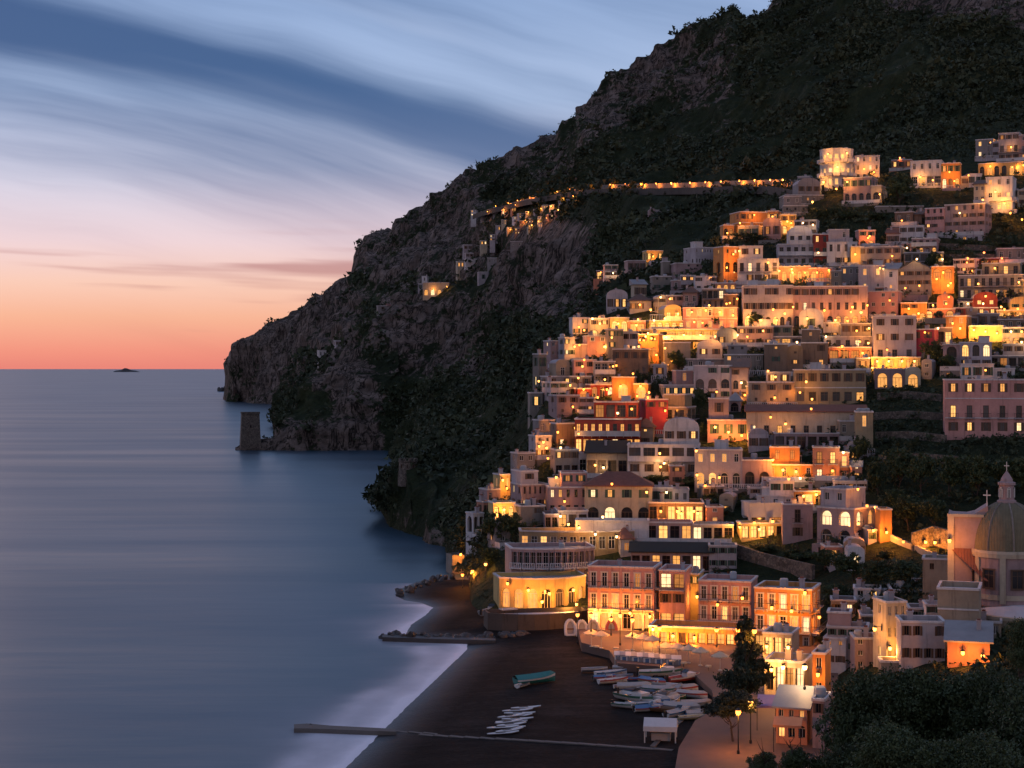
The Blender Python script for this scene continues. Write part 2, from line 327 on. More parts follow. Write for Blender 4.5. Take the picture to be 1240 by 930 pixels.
# ---------------------------------------------------------------- terrain: profiles of the slope along sight lines, then relief
# every entry is (photo row, distance) seen at that photo column, from the shore up to the ridge; ('z', distance, height) sets a height directly
PROF = {
    150: [('z', 150, -30), ('z', 2400, -30)],
    268: [('z', 150, -30), ('z', 2600, -30)],
    276: [('z', 150, -25), ('z', 2100, -25), (486, 2195), (440, 2230)],
    284: [('z', 150, -25), ('z', 890, -25), (545, 905), (541, 915), ('z', 945, -20), ('z', 2080, -20), (487, 2195), (428, 2230)],
    294: [('z', 890, -25), (545, 905), (535, 912), ('z', 945, -20), ('z', 2080, -20), (487, 2160), (414, 2220)],
    315: [('z', 890, -25), (545, 905), (537, 909), (530, 920), ('z', 965, -20), ('z', 2000, -15), (489, 2080), (400, 2180)],
    340: [('z', 880, -25), (545, 905), (520, 915), (516, 935), ('z', 1000, 3), ('z', 1600, 3), (488, 2045), (388, 2150)],
    380: [('z', 880, -25), (545, 905), (525, 912), (515, 935), (480, 965), (440, 1040), (420, 1400), (355, 2050)],
    428: [('z', 870, -25), (545, 905), (515, 915), (470, 940), (420, 1000), (385, 1200), (335, 1850)],
    437: [('z', 870, -25), (545, 905), (515, 915), (465, 940), (415, 1000), (375, 1150), (330, 1600), (298, 1720)],
    455: [('z', 870, -25), (545, 905), (510, 918), (455, 940), (405, 1000), (365, 1130), (320, 1500), (280, 1680)],
    470: [('z', 440, -25), ('z', 870, -20), (546, 900), (505, 918), (450, 940), (400, 990), (360, 1100), (310, 1450), (274, 1650)],
    478: [('z', 430, -25), (640, 464), (570, 470), ('z', 490, 4), ('z', 860, 2), (540, 900), (500, 920), (440, 945), (395, 985), (355, 1090), (305, 1430), (270, 1630)],
    492: [('z', 425, -25), (650, 446), (600, 452), (562, 466), ('z', 510, 10), ('z', 840, 8), (525, 905), (470, 935), (410, 970), (370, 1020), (330, 1150), (290, 1450), (262, 1600)],
    520: [('z', 390, -25), (660, 420), (610, 432), (570, 455), (545, 520), (520, 640), (480, 860), (420, 955), (375, 1000), (330, 1100), (280, 1400), (244, 1560)],
    545: [('z', 345, -25), (694, 365), (650, 385), (610, 410), (570, 450), (530, 540), (490, 680), (440, 900), (400, 960), (350, 1010), (310, 1090), (270, 1300), (230, 1520)],
    575: [('z', 270, -4), (745, 303), (705, 322), (650, 345), (600, 380), (560, 430), (520, 520), (480, 660), (430, 880), (390, 940), (340, 1000), (300, 1040), (262, 1090), (214, 1490)],
    600: [('z', 262, -4), (765, 284), (715, 305), (650, 335), (600, 365), (555, 410), (520, 500), (480, 620), (430, 800), (390, 880), (340, 950), (290, 1000), (252, 1040), (202, 1450)],
    630: [('z', 262, -4), (768, 282), (710, 304), (640, 336), (590, 360), (540, 392), (500, 450), (460, 600), (420, 740), (370, 860), (320, 930), (270, 970), (244, 1000), (190, 1400)],
    660: [('z', 255, -4), (768, 282), (700, 308), (620, 342), (540, 378), (460, 430), (425, 460), (400, 560), (370, 700), (330, 820), (280, 900), (240, 940), (175, 1350)],
    695: [('z', 255, -4), (770, 281), (700, 308), (620, 341), (540, 376), (460, 424), (400, 472), (380, 540), (340, 680), (290, 800), (236, 890), (150, 1320)],
    720: [('z', 250, -4), (775, 277), (700, 308), (620, 340), (540, 374), (460, 420), (400, 468), (378, 500), (340, 610), (290, 730), (232, 850), (125, 1300)],
    760: [('z', 240, -4), (790, 264), (700, 308), (620, 338), (540, 371), (460, 414), (400, 460), (370, 490), (330, 560), (290, 670), (229, 805), (160, 1020), (94, 1290)],
    800: [('z', 230, -4), (800, 258), (700, 308), (620, 337), (540, 369), (460, 411), (400, 455), (340, 512), (315, 560), (285, 640), (228, 770), (150, 980), (60, 1280)],
    850: [('z', 200, -4), (830, 234), (780, 268), (700, 308), (620, 336), (540, 367), (460, 408), (400, 450), (330, 500), (290, 580), (228, 725), (150, 920), (34, 1270)],
    880: [('z', 190, -4), (840, 228), (780, 268), (700, 306), (620, 334), (540, 365), (460, 406), (390, 452), (310, 505), (275, 560), (227, 690), (150, 890), (12, 1265)],
    888: [('z', 190, -4), (840, 227), (780, 268), (700, 306), (620, 334), (540, 365), (460, 406), (390, 452), (310, 504), (270, 560), (227, 680), (150, 880), (4, 1262)],
    898: [('z', 190, -4), (840, 227), (780, 268), (700, 306), (620, 333), (540, 364), (460, 405), (390, 451), (310, 503), (268, 560), (227, 672), (150, 870), (16, 1255)],
    925: [('z', 180, -4), (850, 222), (780, 266), (700, 304), (620, 332), (540, 362), (460, 403), (390, 450), (310, 500), (260, 558), (227, 650), (150, 845), (-6, 1240)],
    960: [('z', 170, -2), (860, 216), (780, 264), (700, 302), (620, 330), (540, 360), (460, 402), (390, 449), (310, 497), (255, 545), (228, 600), (150, 810), (-30, 1230)],
    1010: [('z', 130, 4), (900, 190), (800, 246), (740, 272), (690, 296), (630, 322), (540, 356), (460, 400), (390, 447), (310, 493), (250, 535), (222, 570), (150, 765), (-70, 1220)],
    1060: [('z', 100, 8), (930, 165), (800, 225), (740, 256), (690, 288), (630, 315), (540, 350), (460, 396), (390, 444), (310, 488), (250, 528), (215, 570), (150, 740), (-110, 1200)],
    1120: [('z', 90, 10), (930, 148), (800, 212), (740, 245), (680, 286), (620, 312), (540, 345), (460, 392), (390, 440), (310, 484), (250, 524), (200, 580), (150, 710), (-150, 1180)],
    1180: [('z', 90, 12), (930, 142), (800, 205), (740, 236), (670, 284), (600, 314), (540, 340), (460, 388), (390, 436), (310, 480), (250, 520), (195, 575), (150, 690), (-190, 1160)],
    1250: [('z', 90, 13), (930, 138), (800, 200), (740, 230), (660, 280), (600, 310), (540, 336), (460, 384), (390, 432), (310, 476), (250, 516), (170, 590), (130, 690), (-230, 1150)],
    1450: [('z', 90, 18), (930, 130), (800, 190), (740, 220), (640, 280), (540, 330), (460, 376), (390, 424), (310, 468), (250, 508), (150, 600), (90, 720), (-330, 1150)],
}
NX = 620
YG = np.concatenate([np.linspace(118, 300, 100, endpoint=False), np.linspace(300, 620, 210, endpoint=False), np.linspace(620, 880, 80, endpoint=False), np.linspace(880, 1070, 170, endpoint=False),
                     np.linspace(1070, 1500, 110, endpoint=False), np.linspace(1500, 2040, 80, endpoint=False), np.linspace(2040, 2260, 70, endpoint=False), np.linspace(2260, 3300, 12)])   # rows lie closer where cliffs stand
NY = len(YG)
pxk = np.array(sorted(PROF), float)
PXG = np.concatenate([np.linspace(150, 262, 12), np.linspace(264, 1260, NX - 42), np.linspace(1268, 1450, 30)])
ZK = np.zeros((len(pxk), NY))
for i, p in enumerate(pxk):
    ys, zs = [], []
    for e in PROF[int(p)]:
        if e[0] == 'z': ys.append(e[1]); zs.append(e[2])
        else: ys.append(e[1]); zs.append(CAMZ - (e[0] - HOR) / FPX * e[1])
    if zs[-1] > 0: ys += [ys[-1] * 1.06, ys[-1] * 1.35, ys[-1] * 1.9]; zs += [zs[-1] * 0.97, zs[-1] * 0.4, -30]
    ZK[i] = np.interp(YG, ys, zs)
ZG = np.stack([np.interp(PXG, pxk, ZK[:, j]) for j in range(NY)], 1)          # (NX, NY)
PYG = HOR + (CAMZ - ZG) / YG[None, :] * FPX
def depth(px, py):
    """distance at which the slope is first met at a place of the photo"""
    i = np.interp(px, PXG, np.arange(len(PXG))); i0 = int(min(math.floor(i), len(PXG) - 2)); w = i - i0
    row = PYG[i0] * (1 - w) + PYG[i0 + 1] * w
    k = np.argmax(row <= py)
    if k == 0: return YG[0] if row[0] <= py else YG[-1]
    a, b = row[k - 1], row[k]
    f = (a - py) / (a - b) if a != b else 0
    return float(YG[k - 1] + (YG[k] - YG[k - 1]) * f)
def ground_z(X, Y):
    px = 620 + X / Y * FPX
    i = np.interp(px, PXG, np.arange(len(PXG))); i0 = int(min(math.floor(i), len(PXG) - 2)); w = i - i0
    row = ZG[i0] * (1 - w) + ZG[i0 + 1] * w
    return float(np.interp(Y, YG, row))

TOWN_PX = [150, 540, 575, 600, 640, 665, 700, 760, 800, 850, 900, 950, 1000, 1100, 1250, 1450]
TOWN_Y = [0, 0, 330, 350, 380, 455, 500, 500, 525, 520, 560, 600, 620, 620, 640, 640]
def in_town(px, Y): return Y < np.interp(px, TOWN_PX, TOWN_Y)

ROAD_PX = [560, 585, 612, 650, 690, 720, 760, 800, 850, 900, 948, 990]
ROAD_PY = [272, 261, 254, 245, 238, 234, 233, 233, 232, 231, 231, 240]
FLATS = [(640, 268, 70, 26), (528, 350, 28, 12), (575, 322, 26, 14), (590, 338, 16, 8), (566, 300, 14, 8), (628, 297, 18, 8), (390, 430, 12, 8), (409, 417, 12, 8), (466, 375, 16, 8), (762, 325, 48, 16), (798, 258, 20, 8), (493, 562, 14, 14), (305, 540, 28, 12)]
def build_terrain():
    X = (PXG[:, None] - 620) / FPX * YG[None, :]; Y = np.repeat(YG[None, :], len(PXG), 0); Z = ZG.copy()
    town = 1 / (1 + np.exp(-(np.interp(PXG, TOWN_PX, TOWN_Y)[:, None] - Y) / 18.0))
    P = np.stack([X, Y, Z], 2)
    du = np.gradient(P, axis=0); dv = np.gradient(P, axis=1)
    N = np.cross(du, dv); N /= np.linalg.norm(N, axis=2, keepdims=True) + 1e-9
    N[N[..., 2] < 0] *= -1
    steep = 1 - N[..., 2]
    s = Y / 1000.0
    big = fbm(X / 95, Y / 95, Z / 130, 5, 0.52, ridged=True)
    mid = fbm(X / 26, Y / 26, Z / 40, 4, 0.55, ridged=True)
    fin = fbm(X / 8, Y / 8, Z / 8, 3, 0.6)
    strata = fbm(X / 55, Y / 55, Z / 6.5, 3, 0.55)
    crag = 1 - 2 * np.abs(fbm(X / 11, Y / 30, Z / 34, 3, 0.6))
    amp = (1 - town) * np.clip((Z + 6) / 14, 0.15, 1)
    disp = amp * (np.clip(s, 0.35, 1.6) * 20 * (big - .5) + np.clip(s, 0.3, 1.3) * (4.0 + 5.0 * steep) * (mid - .4) + 1.3 * fin + steep * (3.2 * strata + 2.6 * crag)) + town * 0.3 * fin
    far = np.clip((Y - 1400) / 400, 0, 1) * np.clip((620 - PXG[:, None]) / 100, 0, 1)
    disp *= 1 - 0.35 * far
    pxx = np.repeat(PXG[:, None], NY, 1)
    flat = np.exp(-(np.maximum(0, np.abs(PYG - np.interp(PXG, ROAD_PX, ROAD_PY)[:, None]) - 4) / 6.0) ** 2) * ((pxx > 575) & (pxx < 990))
    for (fx, fy, rx, ry) in FLATS: flat = np.maximum(flat, np.exp(-np.maximum(0, np.hypot((pxx - fx) / rx, (PYG - fy) / ry) - 0.8) ** 2 * 6))
    disp *= 1 - 0.93 * flat
    P2 = P + N * disp[..., None]
    px, py = np.repeat(PXG[:, None], NY, 1), PYG
    rock = np.clip((steep - 0.22) * 2.0, 0, 0.9) * (1 - town)
    def patch(x0, x1, y0, y1, v, soft=25.0):
        d = np.maximum(np.maximum(x0 - px, px - x1), np.maximum(y0 - py, py - y1))
        return v / (1 + np.exp(d / soft * 3))
    n = fbm(X / 60, Y / 60, Z / 60, 4, 0.6)
    rock = rock * 0.35
    for a in [(590, 725, 262, 400, .66), (455, 600, 350, 470, .60), (390, 490, 430, 545, .64), (560, 640, 380, 450, .5), (270, 440, 300, 490, .75), (430, 600, 205, 345, .60), (690, 900, 40, 180, .60), (590, 700, 140, 225, .56), (1070, 1260, -140, 22, .7),
              (285, 480, 505, 560, .7), (465, 560, 560, 700, .42), (700, 800, 330, 380, .35), (890, 960, -30, 25, .6)]:
        rock = np.maximum(rock, patch(*a))
    for a in [(470, 660, 455, 600, .7), (600, 720, 395, 470, .5), (345, 395, 430, 510, .55), (760, 1000, 120, 235, .35), (900, 1250, 20, 200, .45), (720, 900, 236, 300, .4)]:
        rock = rock - patch(*a)
    rock = np.clip(rock + n * 0.30, 0, 1)
    me = grid_mesh('hillside', P2, [ROCKVEG], {'rock': rock}, keep=(Z > -24))
    tag(obj('hillside', me), kind='structure')
    return P2, rock, town, N
TP, TROCK, TTOWN, TN = build_terrain()

# ---------------------------------------------------------------- shore, beach, sea
SHORE_PIX = [(350, 1010), (385, 965), (420, 928), (455, 893), (490, 858), (522, 828), (548, 803), (566, 786), (563, 778), (545, 774), (515, 772), (490, 769), (497, 757), (515, 745), (524, 736), (510, 730), (490, 727), (480, 722), (484, 713), (505, 704), (540, 699), (560, 700)]
SHORE = np.array([[at_z(a, b, 0.0).x, at_z(a, b, 0.0).y] for a, b in SHORE_PIX])
LAND = np.vstack([SHORE, [[10, 372], [120, 372], [120, 130]]])
def seg_dist(X, Y, poly):
    d = np.full(X.shape, 1e9)
    for (ax, ay), (bx, by) in zip(poly[:-1], poly[1:]):
        dx, dy = bx - ax, by - ay; t = np.clip(((X - ax) * dx + (Y - ay) * dy) / (dx * dx + dy * dy), 0, 1)
        d = np.minimum(d, np.hypot(X - ax - t * dx, Y - ay - t * dy))
    return d
def inside(X, Y, poly):
    c = np.zeros(X.shape, bool)
    for (ax, ay), (bx, by) in zip(poly, np.roll(poly, -1, 0)):
        hit = ((ay > Y) != (by > Y)) & (X < (bx - ax) * (Y - ay) / (by - ay + 1e-12) + ax); c ^= hit
    return c
def shore_d(X, Y):
    X, Y = np.asarray(X, float), np.asarray(Y, float)
    d = seg_dist(X, Y, SHORE); return np.where(inside(X, Y, LAND), d, -d)
def beach_h(d): return np.where(d > 0, np.minimum(0.055 * d, 0.75 + 0.022 * np.maximum(d - 12, 0)), 0.10 * d)
def beach_z(x, y): return float(beach_h(shore_d(np.array([x]), np.array([y])))[0])
def build_beach():
    xs = np.linspace(-42, 62, 210); ys = np.linspace(140, 350, 300)
    X, Y = np.meshgrid(xs, ys, indexing='ij'); d = shore_d(X, Y)
    Z = beach_h(d) + 0.07 * fbm(X / 6, Y / 6, X * 0, 3) * np.clip(d, 0, 1) + 0.03 * fbm(X / 1.5, Y / 1.5, X * 0, 2) * np.clip(d, 0, 1)
    wet = np.clip(1 - (d - 0.5) / 7.0, 0, 1) ** 1.5
    tag(obj('beach', grid_mesh('beach', np.stack([X, Y, Z], 2), [SAND], {'wet': wet}, keep=(d > -6))), kind='structure')
build_beach()
def build_sea():
    yy = np.concatenate([np.linspace(60, 420, 260), np.exp(np.linspace(math.log(425), math.log(90000), 150))])
    pp = np.concatenate([np.linspace(-5500, 150, 60), np.linspace(165, 700, 270), np.linspace(740, 6500, 60)])
    X = (pp[:, None] - 620) / FPX * yy[None, :]; Y = np.repeat(yy[None, :], len(pp), 0)
    d = -shore_d(X, Y)
    n = fbm(X / 14, Y / 14, X * 0, 3)
    wide = 4.8 + 2.8 * n
    foam = np.exp(-np.clip(d, 0, None) / np.clip(wide, 1.6, None)) * (d < 60) * 1.0
    foam += 0.30 * np.exp(-((d - 6.5 - 3 * n) / 2.6) ** 2) * (Y < 268)
    main = np.clip((Y - 150) / 30, 0, 1)
    foam *= main * np.where(Y > 345, 0.0, 1) * np.where((Y > 315), 0.35, 1)
    tag(obj('sea', grid_mesh('sea', np.stack([X, Y, np.zeros_like(X)], 2), [WATER], {'foam': np.clip(foam, 0, 1)})), kind='structure')
build_sea()
# ---------------------------------------------------------------- building materials
def glass_dark(name, col, rough):
    m, t, b = new_mat(name)
    b.inputs['Base Color'].default_value = (*col, 1); b.inputs['Roughness'].default_value = rough
    return m
PANE = [glass_dark('window_glass_dark', (.012, .014, .02), 0.12), glass_dark('window_glass_curtained', (.10, .09, .09), 0.35), glass_dark('window_shutter_closed', (.035, .028, .022), 0.6)]
def lit_mat(name, col, s):
    """a lit room behind a pane: brighter and darker patches of curtain and furniture"""
    m, t, b = new_mat(name)
    co = t.new('ShaderNodeTexCoord').outputs['Object']
    g = t.new('ShaderNodeNewGeometry').outputs['Position']
    v = t.math('ADD', 0.35, t.math('MULTIPLY', t.noise(g, 1.1, 3, 0.6), 1.3))
    b.inputs['Base Color'].default_value = (.15, .10, .05, 1); b.inputs['Roughness'].default_value = 0.4
    t.link(t.vmath('MULTIPLY', t.comb(v, v, v), tuple(col)), b.inputs['Emission Color']); b.inputs['Emission Strength'].default_value = s
    return m
LIT = [lit_mat('window_lit_dim', (1.0, .36, .08), 0.45), lit_mat('window_lit_warm', (1.0, .42, .10), 1.0), lit_mat('window_lit_bright', (1.0, .50, .14), 1.5), lit_mat('window_lit_white', (1.0, .68, .34), 1.5)]
FRAME_W = plain('window_frame_white', (.55, .53, .50), 0.6); FRAME_B = plain('window_frame_brown', (.09, .05, .03), 0.6); FRAME_G = plain('window_shutter_green', (.03, .07, .05), 0.6)
IRON = plain('wrought_iron', (.02, .02, .022), 0.5, 0.3)
ROOFG = plain('roof_terrace_screed', (.26, .25, .26), 0.85, var=0.3, scale=0.5)
ROOFW = plain('roof_terrace_limewash', (.50, .49, .52), 0.85, var=0.25, scale=0.5)
def tile_mat(name, col):
    m, t, b = new_mat(name)
    co = t.new('ShaderNodeTexCoord').outputs['Object']; x, y, z = t.sep(co)[0:3]
    w = t.new('ShaderNodeTexWave', wave_type='BANDS', bands_direction='X'); t.link(co, w.inputs[0]); w.inputs['Scale'].default_value = 1.6; w.inputs['Distortion'].default_value = 0.6
    n = t.noise(co, 1.2, 4, 0.6)
    v = t.math('ADD', 0.45, t.math('ADD', t.math('MULTIPLY', n, 0.8), t.math('MULTIPLY', w.outputs[1], 0.25)))
    t.link(t.vmath('MULTIPLY', t.comb(v, v, v), tuple(col)), b.inputs['Base Color']); b.inputs['Roughness'].default_value = 0.85
    bp = t.new('ShaderNodeBump'); bp.inputs['Strength'].default_value = 0.8; bp.inputs['Distance'].default_value = 0.12
    t.link(w.outputs[1], bp.inputs['Height']); t.link(bp.outputs[0], b.inputs['Normal'])
    return m
TILE = tile_mat('terracotta_roof_tiles', (.22, .085, .06)); TILEB = tile_mat('weathered_brown_roof_tiles', (.15, .10, .085))
DARKROOF = plain('dark_slatted_canopy', (.016, .018, .017), 0.9, var=0.3, scale=1.0)
def stone_wall_mat():
    m, t, b = new_mat('rubble_stone_wall')
    g = t.new('ShaderNodeNewGeometry').outputs['Position']
    v = t.new('ShaderNodeTexVoronoi', feature='F1'); t.link(g, v.inputs['Vector']); v.inputs['Scale'].default_value = 1.9
    e = t.new('ShaderNodeTexVoronoi', feature='DISTANCE_TO_EDGE'); t.link(g, e.inputs['Vector']); e.inputs['Scale'].default_value = 1.9
    n = t.noise(g, 0.5, 4)
    c = t.ramp(t.math('ADD', t.math('MULTIPLY', t.sep(v.outputs['Color'])[0], 0.5), t.math('MULTIPLY', n, 0.5)), [(0.2, (.07, .06, .05)), (0.5, (.14, .115, .095)), (0.8, (.22, .185, .15))])
    ed = t.smooth(e.outputs['Distance'], 0.0, 0.07)
    t.link(t.mix(ed, (.05, .042, .036), c), b.inputs['Base Color']); b.inputs['Roughness'].default_value = 0.92
    bp = t.new('ShaderNodeBump'); bp.inputs['Strength'].default_value = 0.7; bp.inputs['Distance'].default_value = 0.08
    t.link(ed, bp.inputs['Height']); t.link(bp.outputs[0], b.inputs['Normal'])
    return m
STONEW = stone_wall_mat()

# ---------------------------------------------------------------- windows (shared meshes)
_wm = {}
def window_mesh(kind, w, h, pane, frame, rd, trim):
    w, h, rd = round(w, 1), round(h, 1), round(rd, 2)
    key = (kind, w, h, pane, frame, rd, trim)
    if key in _wm: return _wm[key]
    pm = LIT[pane - 10] if pane >= 10 else PANE[pane]
    fm = (FRAME_W, FRAME_B, FRAME_G)[frame]
    b = MB(fm, pm); x0, x1 = -w / 2, w / 2; T = 0.07
    if kind == 'arch':
        r = w / 2; sp = max(h - r, 0.2); ry = h - sp; n = 8
        pts = [(x0, 0, 0), (x1, 0, 0)] + [(r * math.cos(k * math.pi / n), 0, sp + ry * math.sin(k * math.pi / n)) for k in range(n + 1)]
        b.face(pts, 1)
        for k in range(n):
            a0, a1 = k * math.pi / n, (k + 1) * math.pi / n
            p = [(r * math.cos(a0), -T, sp + ry * math.sin(a0)), ((r - .1) * math.cos(a0), -T, sp + (ry - .1) * math.sin(a0)), ((r - .1) * math.cos(a1), -T, sp + (ry - .1) * math.sin(a1)), (r * math.cos(a1), -T, sp + ry * math.sin(a1))]
            b.face(p, 0)
        b.box(x0, x0 + .1, -T, 0, 0, sp); b.box(x1 - .1, x1, -T, 0, 0, sp)
        nm = 1 if w < 1.6 else 2
        for k in range(nm):
            xc = x0 + w * (k + 1) / (nm + 1); b.box(xc - .04, xc + .04, -T * .8, 0, 0, sp)
        b.box(x0 + .1, x1 - .1, -T * .9, 0, sp - .05, sp + .05)
    else:
        b.face([(x0, 0, 0), (x1, 0, 0), (x1, 0, h), (x0, 0, h)], 1)
        F = min(.10, .1 * w)
        b.box(x0, x0 + F, -T, 0, 0, h); b.box(x1 - F, x1, -T, 0, 0, h)
        b.box(x0 + F, x1 - F, -T, 0, 0, F); b.box(x0 + F, x1 - F, -T, 0, h - F, h)
        nm = max(1, int(round(w / 0.75)) - 1)
        for k in range(nm):
            xc = x0 + w * (k + 1) / (nm + 1); b.box(xc - .035, xc + .035, -T * .8, 0, F, h - F)
        if h > 1.5: b.box(x0 + F, x1 - F, -T * .7, 0, h * .7 - .03, h * .7 + .03)
    if trim:
        e, y0, y1 = .16, -rd - .06, -rd + .02
        b.box(x0 - e, x0 + .01, y0, y1, 0, h if kind != 'arch' else h - w * .45); b.box(x1 - .01, x1 + e, y0, y1, 0, h if kind != 'arch' else h - w * .45)
        if kind != 'arch': b.box(x0 - e - .05, x1 + e + .05, y0 - .05, y1, h - .01, h + .14)
        b.box(x0 - e - .05, x1 + e + .05, y0 - .06, y1, -.12, 0)
    if kind == 'shut':
        for sx in (-1, 1):
            xa, xb = (x0 - w * .48, x0 - .02) if sx < 0 else (x1 + .02, x1 + w * .48)
            b.box(xa, xb, -rd - .07, -rd - .02, 0, h)
    _wm[key] = b.mesh('window'); return _wm[key]
_bm = {}
def balcony_mesh(w, d, style):
    w, d = round(w, 1), round(d, 1); key = (w, d, style)
    if key in _bm: return _bm[key]
    s = MB(W('white') if style != 'iron' else W('lilac')); s.box(-w / 2, w / 2, -d, 0, -.16, 0)
    for k in range(max(2, int(w / 1.6))):
        x = -w / 2 + .2 + (w - .4) * k / (max(2, int(w / 1.6)) - 1); s.box(x - .06, x + .06, -d * .7, 0, -.45, -.16)
    if style == 'wall':
        r = MB(W('white')); r.box(-w / 2, w / 2, -d, -d + .14, 0, .95); r.box(-w / 2, -w / 2 + .14, -d + .14, 0, 0, .95); r.box(w / 2 - .14, w / 2, -d + .14, 0, 0, .95)
        r.box(-w / 2 - .04, w / 2 + .04, -d - .04, -d + .18, .95, 1.03)
    elif style == 'balus':
        r = MB(W('white')); r.box(-w / 2, w / 2, -d, -d + .16, .85, .98)
        n = max(3, int(w / .45))
        for k in range(n + 1):
            x = -w / 2 + .08 + (w - .16) * k / n; r.box(x - .07, x + .07, -d + .02, -d + .14, 0, .85)
    else:
        r = MB(IRON); r.box(-w / 2, w / 2, -d, -d + .05, .9, .97); r.box(-w / 2, w / 2, -d, -d + .04, .08, .12)
        n = max(3, int(w / .3))
        for k in range(n + 1):
            x = -w / 2 + .02 + (w - .04) * k / n; r.box(x - .014, x + .014, -d + .005, -d + .035, 0, .9)
        for sx in (-1, 1): r.box(sx * w / 2 - .02, sx * w / 2 + .02, -d + .05, 0, .9, .97)
    _bm[key] = (s.mesh('balcony'), r.mesh('railing')); return _bm[key]
_misc = {}
def shared(key, fn):
    if key not in _misc: _misc[key] = fn()
    return _misc[key]
def chimney_mesh():
    b = MB(W('lilac'), TILE); b.box(-.35, .35, -.35, .35, 0, 1.5); b.box(-.45, .45, -.45, .45, 1.5, 1.62); b.box(-.25, .25, -.25, .25, 1.62, 1.85, 1); return b.mesh('chimney')
def hut_mesh():
    b = MB(W('white')); b.box(-1.3, 1.3, -1.2, 1.2, 0, 2.2); b.box(-1.42, 1.42, -1.32, 1.32, 2.2, 2.36); b.box(-.4, .4, -1.22, -1.19, 0, 1.9); return b.mesh('stair_hut')
def tank_mesh():
    b = MB(plain('grey_tank', (.35, .36, .38), .5)); b.lathe([(0, .2), (.55, .2), (.6, .35), (.6, 1.2), (.5, 1.4), (0, 1.45)], 12); b.box(-.5, .5, -.08, .08, 0, .25); b.box(-.08, .08, -.5, .5, 0, .25); return b.mesh('water_tank')
def pergola_mesh():
    b = MB(FRAME_W)
    for x in (-2, -.7, .7, 2):
        for y in (-1.2, 1.2): b.box(x - .06, x + .06, y - .06, y + .06, 0, 2.2)
    for y in (-1.2, 1.2): b.box(-2.2, 2.2, y - .05, y + .05, 2.2, 2.32)
    for k in range(9): b.box(-2 + k * .5 - .03, -2 + k * .5 + .03, -1.5, 1.5, 2.32, 2.4)
    return b.mesh('pergola')

# ---------------------------------------------------------------- the building maker
def facade(b, p0, p1, z0, h, ops, m=0):
    """a wall from p0 to p1 with real openings; ops: (x0, x1, za, zb, arch, reveal)"""
    p0, p1 = Vector((*p0, 0)), Vector((*p1, 0)); L = (p1 - p0).length; u = (p1 - p0) / L; n = Vector((u.y, -u.x, 0))
    def q(x, z, dn=0.0):
        v = p0 + u * x - n * dn; return (v.x, v.y, z)
    xs = sorted({0.0, L, *[o[0] for o in ops], *[o[1] for o in ops]}); zs = sorted({z0, h, *[o[2] for o in ops], *[o[3] for o in ops]})
    for za, zb in zip(zs[:-1], zs[1:]):
        if zb - za < 1e-5: continue
        run = None
        for xa, xb in zip(xs[:-1], xs[1:]):
            xm, zm = (xa + xb) / 2, (za + zb) / 2
            hole = any(o[0] < xm < o[1] and o[2] < zm < o[3] for o in ops)
            if hole:
                if run is not None: b.face([q(run, za), q(xa, za), q(xa, zb), q(run, zb)], m); run = None
            elif run is None: run = xa
        if run is not None: b.face([q(run, za), q(L, za), q(L, zb), q(run, zb)], m)
    for x0, x1, za, zb, arch, rd in ops:
        if arch:
            r = (x1 - x0) / 2; xc = (x0 + x1) / 2; sp = max(zb - r, za + .2); ry = zb - sp; N = 8
            arc = [(xc - r * math.cos(k * math.pi / N), sp + ry * math.sin(k * math.pi / N)) for k in range(N + 1)]
            for k in range(N):
                c = (x0, zb) if k < N / 2 else (x1, zb)
                b.face([q(*c), q(*arc[k]), q(*arc[k + 1])], m)
                b.face([q(*arc[k]), q(*arc[k], rd), q(*arc[k + 1], rd), q(*arc[k + 1])], m)
            sides = sp
        else:
            b.face([q(x0, zb), q(x0, zb, rd), q(x1, zb, rd), q(x1, zb)], m); sides = zb
        b.face([q(x0, za), q(x0, za, rd), q(x0, sides, rd), q(x0, sides)], m); b.face([q(x1, za, rd), q(x1, za), q(x1, sides), q(x1, sides, rd)], m)
        b.face([q(x0, za), q(x1, za), q(x1, za, rd), q(x0, za, rd)], m)
    return u, n, L
SPEC = {'w': (1.0, .46, .34, .44), 's': (.65, .3, .48, .28), 'd': (1.15, .5, .03, .68), 'b': (1.25, .55, .03, .68), 'a': (2.3, .66, .04, .78), 'l': (3.6, .80, .05, .74), 'g': (1.7, .7, .28, .5), 't': (.9, .40, .25, .55)}
NB = [0]
